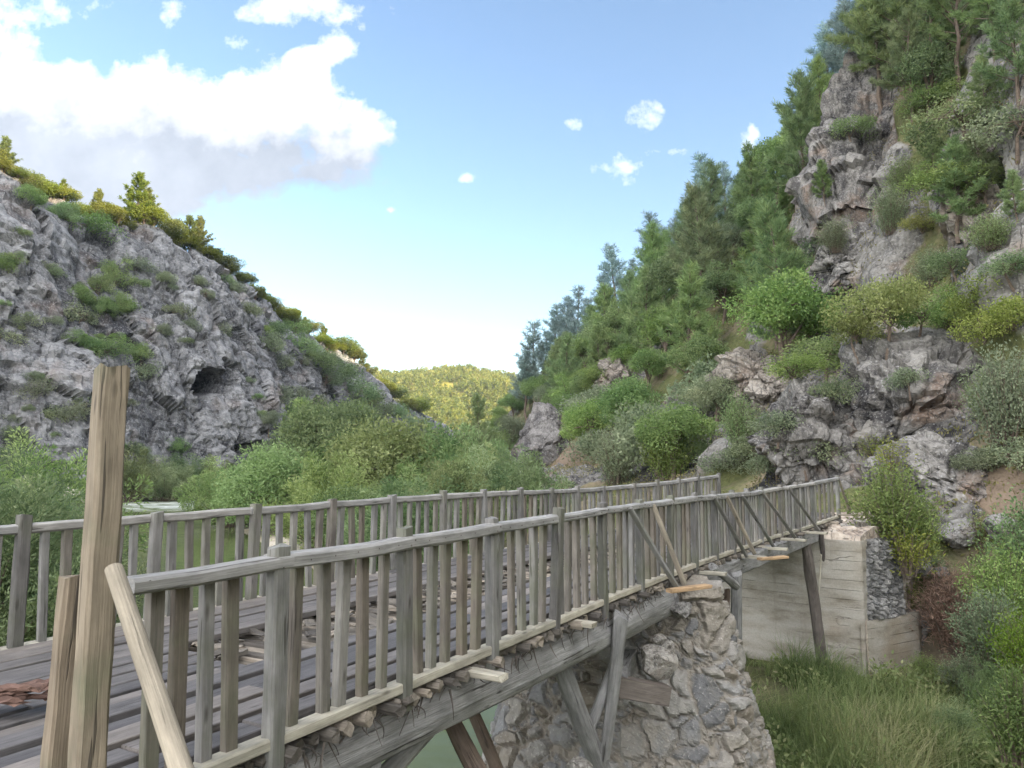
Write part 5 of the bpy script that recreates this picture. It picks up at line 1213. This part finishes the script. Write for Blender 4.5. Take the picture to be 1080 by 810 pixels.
for (c, where), L in sorted(grp.items()):
    L.sort()
    for j, (px, py, sz, p) in enumerate(L):
        sz_m = sz / F * p[1] * (1.75 if c == 'd' else 1.45)
        key = f'dshrub{j % 3}' if c == 'd' else f'shrub{j % 4}'
        key = key if sz < 24 else (f'broad{j % 5}' if c == 'd' else f'grey{j % 4}')
        d_ = 'dark green shrub' if c == 'd' else 'drab olive shrub'
        plant(key, 'cliff_shrub', p + np.array([-.3, .2, -.35 * sz_m]), sz_m / hh_(key), f'{d_} {where}' + ('' if len(L) == 1 else f', {ORD[j]} from left'), 'shrub', 'shrubs on the limestone cliff', sq=(1.15 if sz < 24 else .9, 1))
# the rim of the cliff: trees that the low sun still reaches
def crest_at(px):
    cx, cy = proj(Pn[:, nv - 2]); i = int(np.argmin(np.abs(cx - px))); return Pn[i, nv - 2]
RIM = [(-12, 34, 'g'), (8, 42, 'p'), (22, 36, 'g'), (36, 34, 'g'), (52, 34, 'g'), (68, 26, 'p'), (88, 28, 'g'), (104, 34, 'p'), (120, 30, 'g'), (146, 42, 'p'), (157, 30, 'p'), (182, 26, 'g'), (205, 28, 'p'), (214, 30, 'p'), (226, 20, 'g'), (243, 12, 'g'), (262, 16, 'g'), (272, 18, 'g'), (283, 16, 'g'), (296, 14, 'g'), (312, 14, 'g'), (325, 14, 'p'), (344, 20, 'p'), (356, 14, 'g'), (372, 18, 'g'), (384, 14, 'p'), (400, 12, 'g'), (412, 14, 'g'), (428, 12, 'g'), (440, 10, 'g')]
for i, (px, sz, c) in enumerate(RIM):
    p = crest_at(px); h = sz / F * p[1] * (1.2 if i < 9 else 1.6)
    key = f'rimp{i % 3}' if c == 'p' else f'rimb{i % 3}'
    near = 'over the grey wall' if i < 9 else 'over the cave' if i < 19 else 'falling to the valley'
    jn = i if i < 9 else i - 9 if i < 19 else i - 19
    plant(key, 'rim_tree', p + np.array([-.8, .6, -.3 - .1 * h]), h / hh_(key), f'sun-touched {"pine" if c == "p" else "tree"} on the cliff rim {near}, {ORD[jn]} from left', 'tree', 'trees along the cliff rim', sq=(1.15, 1))
for i in range(34):
    px = 6 + i * 13.2 + RNG.normal() * 3; p = crest_at(px); h = RNG.uniform(14, 26) / F * p[1] * 1.4
    plant(f'rimb{i % 3}', 'rim_shrub', p + np.array([-.3, .2, -.15 * h]), h / 6., 'low sun-touched scrub in the fringe along the cliff rim', 'shrub', 'low scrub along the cliff rim', sq=(1.3, 1))
for i in range(70):
    px, py = RNG.uniform(0, 450), RNG.uniform(200, 500); p = hit(px, py, (T_L,))
    if p is None or (abs(px - 222) < 40 and abs(py - 403) < 32) or p[1] > 260: continue
    h = RNG.uniform(8, 17) / F * p[1]
    plant((f'dshrub{i % 3}', f'shrub{i % 4}')[i % 2], 'cliff_shrub', p + np.array([-.2, .1, -.3 * h]), h / 2., 'small scrub tuft rooted in a crack of the limestone cliff', 'shrub', 'small scrub tufts on the limestone cliff', sq=(1.2, 1))
# second row a little behind the rim
for i, px in enumerate([-5, 15, 30, 45, 62, 80, 96, 128, 138, 166]):
    p = crest_at(px) + np.array([-4.5, 4.0, 0]); q = down(p[0], p[1], (T_L,))
    if q is None: continue
    plant(f'rimp{i % 3}', 'rim_tree', q, (.30, .40, .34)[i % 3], f'sunlit golden-green pine standing back from the cliff rim, {ORD[i]} from left', 'tree', 'trees behind the cliff rim', sq=(1.2, 1))

# ---------------------------------------------------------------- the forest on the far hill: one mass
rg = np.random.default_rng(77); a = Acc()
n = 0
for i in range(9000):
    x = rg.uniform(-190, 130); y = rg.uniform(400, 690); 
    px, _ = proj(np.array([x, y, 20.]))
    if not (300 < px < 640): continue
    h = T_F.ray_cast(Vector((x, y, 300)), Vector((0, 0, -1)))[0]
    if h is None or fbm(np.array([[x / 26, y / 26, 0]]), 3, 5)[0] < -.42: continue
    H = rg.uniform(3.2, 7); W = H * rg.uniform(.28, .42); m = 38; f = rg.uniform(0, 1, m)
    th_ = rg.uniform(0, 6.28, m); rr = W * (1 - f) ** .6 * rg.uniform(.5, 1.1, m)
    c = np.array(h) + np.stack([np.cos(th_) * rr, np.sin(th_) * rr, .8 + f * H], -1); D = nrm(rdir(m, rg) + np.array([0, 0, .4]))
    a.add(*leaves(c, D, perp(D, rg), rg.uniform(1.1, 2.0, m), .95, np.clip(rg.normal(.5, .22) + rg.normal(size=m) * .1, 0, 1))); n += 1
M['leaf_far'] = leaf_mat('far_forest_leaves', (.085, .11, .03), (.16, .17, .045), (.25, .23, .07))
fo = obj('far_forest', a.mesh('far_forest', M['leaf_far'])); fo['kind'] = 'stuff'

# ---------------------------------------------------------------- reeds and undergrowth, one mass each
def blades(pts, hmin, hmax, w_, rg, lean=.35, seg=4, tl=0., th=1.):
    n = len(pts); h = rg.uniform(hmin, hmax, n); a = rg.uniform(0, 6.28, n); ld = np.stack([np.cos(a), np.sin(a), np.zeros(n)], -1); k_ = rg.uniform(.1, 1., n) * lean
    sd = np.stack([-np.sin(a + .6), np.cos(a + .6), np.zeros(n)], -1)
    V = []
    for q in range(seg + 1):
        f = q / seg; c = pts + ld * (k_ * h * f ** 1.8)[:, None] + np.array([0, 0, 1.]) * (h * f * (1 - .35 * k_ * f))[:, None]; ww = w_ * (1 - f) ** .7 + .001
        V += [c - sd * ww / 2, c + sd * ww / 2]
    V = np.stack(V, 1).reshape(-1, 3); b = np.arange(n)[:, None] * (2 * (seg + 1)); Fc = np.concatenate([b + np.array([2 * q, 2 * q + 1, 2 * q + 3, 2 * q + 2]) for q in range(seg)])
    return V, Fc, np.repeat(np.clip(rg.normal(.45, .2, n), 0, 1), 2 * (seg + 1))
rg = np.random.default_rng(9); a = Acc(); pts = []
while len(pts) < 19000:
    x, y = rg.uniform(2.2, 15), rg.uniform(9.2, 19)
    q = np.array([x, y]) - cxy; u_, v_ = q @ dF, q @ inn
    if (v_ > -.12 and u_ > -.2) or (v_ > -.1 and u_ > -2.4): continue
    if v_ > -.9 and rg.random() < .6: continue
    d, wd, sd_ = river_dist(np.array([x]), np.array([y]))
    if d[0] < wd[0] - .3 or sd_[0] > 0: continue
    pq = np.array([x, y]) - c0
    if abs(pq @ dA) < 1.5 and -1.4 < pq @ dL < 2.8: continue
    z = down(x, y, (T_G, T_H))[2]
    if z > -2.6: continue
    pts.append((x, y, z - .03))
pts = np.array(pts); near_w = ((pts[:, :2] - cxy) @ inn > -1.2)
cl = fbm(pts * np.array([.8, .8, 0]), 3, 3); keep = cl + rg.normal(size=len(pts)) * .12 > -.22; pts = pts[keep]; near_w = near_w[keep]; cl = cl[keep]
# tussocks: blades that fan out from shared roots, uneven in height
nt_ = 1500; cen_ = pts[rg.integers(0, len(pts), nt_)]; hs_ = np.clip(rg.normal(.78, .26, nt_) * (1 + .9 * fbm(cen_ * np.array([.5, .5, 0]), 2, 8)), .2, 1.35); hs_ = np.where((cen_[:, :2] - cxy) @ inn > -1.0, hs_ * .5, hs_)
tone = np.clip(.45 + .9 * fbm(cen_ * np.array([.7, .7, 0]), 3, 15) + rg.normal(size=nt_) * .12, 0, 1)
for t_ in range(nt_):
    m = 26; q = cen_[t_] + np.concatenate([rg.normal(size=(m, 2)) * .09, np.zeros((m, 1))], 1)
    V_b, F_b, T_b = blades(q, hs_[t_] * .55, hs_[t_], .015, rg, 1.1); a.add(V_b, F_b, np.clip(tone[t_] + (T_b - .45) * .6, 0, 1))
lo_ = pts[:9000]; V_b, F_b, T_b = blades(lo_, .12, .38, .013, rg, 1.); a.add(V_b, F_b, T_b)
dr = pts[rg.integers(0, len(pts), 420)]; V_b, F_b, T_b = blades(dr, .5, 1.15, .008, rg, .6); a.add(V_b, F_b, np.clip(T_b * .2 + .85, 0, 1))
wd_ = pts[rg.integers(0, len(pts), 4200)]; wd_ = wd_[fbm(wd_ * np.array([.9, .9, 0]), 3, 19) > .0]; m = len(wd_)
for k_ in range(16):
    D = nrm(rdir(m, rg) + np.array([0, 0, .5])); a.add(*leaves(wd_ + rg.normal(size=(m, 3)) * np.array([.1, .1, .12]) + np.array([0, 0, .3]), D, perp(D, rg), rg.uniform(.06, .14, m), .05, np.clip(rg.normal(.55, .2, m), 0, 1)))
gr = obj('reed_grass', a.mesh('reed_grass', M['leaf_grass'])); gr['kind'] = 'stuff'
# dry weeds and low plants scattered on the hillside and the near banks
a = Acc(); pts = []
for i in range(26000):
    y = 14 + 60 * rg.random() ** 1.6; x = rg.uniform(np.interp(y, ys, K[:, 1, 0]), np.interp(y, ys, K[:, 6, 0]) + 2); 
    q = np.array([x, y]) - cxy; 
    if -.35 < q @ dF < 5 and -.3 < q @ inn < 5.5: continue
    if -.2 < q @ dW < 2.3 and -.3 < q @ D2 < .9: continue
    p = down(x, y, (T_H, T_G)); g_ = fbm(p[None] / 3., 3, 66)[0]
    if g_ < -.02: continue
    pts.append(p)
pts = np.array(pts); m = len(pts)
a.add(*blades(pts, .12, .42, .022, rg, .8, 2))
for k_ in range(3):
    D = nrm(rdir(m, rg) + np.array([0, 0, .5])); a.add(*leaves(pts + rg.normal(size=(m, 3)) * .12 + np.array([0, 0, .12]), D, perp(D, rg), rg.uniform(.06, .16, m), .06, np.clip(rg.normal(.5, .25, m), 0, 1)))
ug = obj('undergrowth', a.mesh('undergrowth', M['leaf_dryg'] if 'leaf_dryg' in M else leaf_mat('undergrowth_leaves', (.10, .105, .04), (.19, .175, .08), (.32, .27, .16)))); ug['kind'] = 'stuff'

# ---------------------------------------------------------------- air
HAZE = 0.00014
if HAZE:
    bm = bmesh.new(); bmesh.ops.create_cube(bm, size=2.); me = bpy.data.meshes.new('haze'); bm.to_mesh(me); bm.free()
    hz_ = obj('haze', me); hz_['kind'] = 'stuff'
    hz_.scale = (1520, 1670, 95); hz_.location = (0, 1350, 83)
    hm = bpy.data.materials.new('haze_air'); hm.use_nodes = True; ht = hm.node_tree; ht.nodes.clear()
    ho = ht.nodes.new('ShaderNodeOutputMaterial'); hv = ht.nodes.new('ShaderNodeVolumePrincipled')
    hv.inputs['Color'].default_value = (.80, .88, 1, 1); hv.inputs['Density'].default_value = HAZE; hv.inputs['Anisotropy'].default_value = .2
    ht.links.new(hv.outputs[0], ho.inputs['Volume']); me.materials.append(hm)
sc.view_settings.view_transform = 'Standard'; sc.view_settings.look = 'None'; sc.view_settings.gamma = 1.0; sc.view_settings.exposure = 2.0
sc.render.engine = 'CYCLES'
cy = sc.cycles; cy.use_denoising = True; cy.max_bounces = 6; cy.diffuse_bounces = 2; cy.glossy_bounces = 2; cy.transmission_bounces = 4; cy.transparent_max_bounces = 8
cy.caustics_reflective = False; cy.caustics_refractive = False; cy.sample_clamp_indirect = 8.0
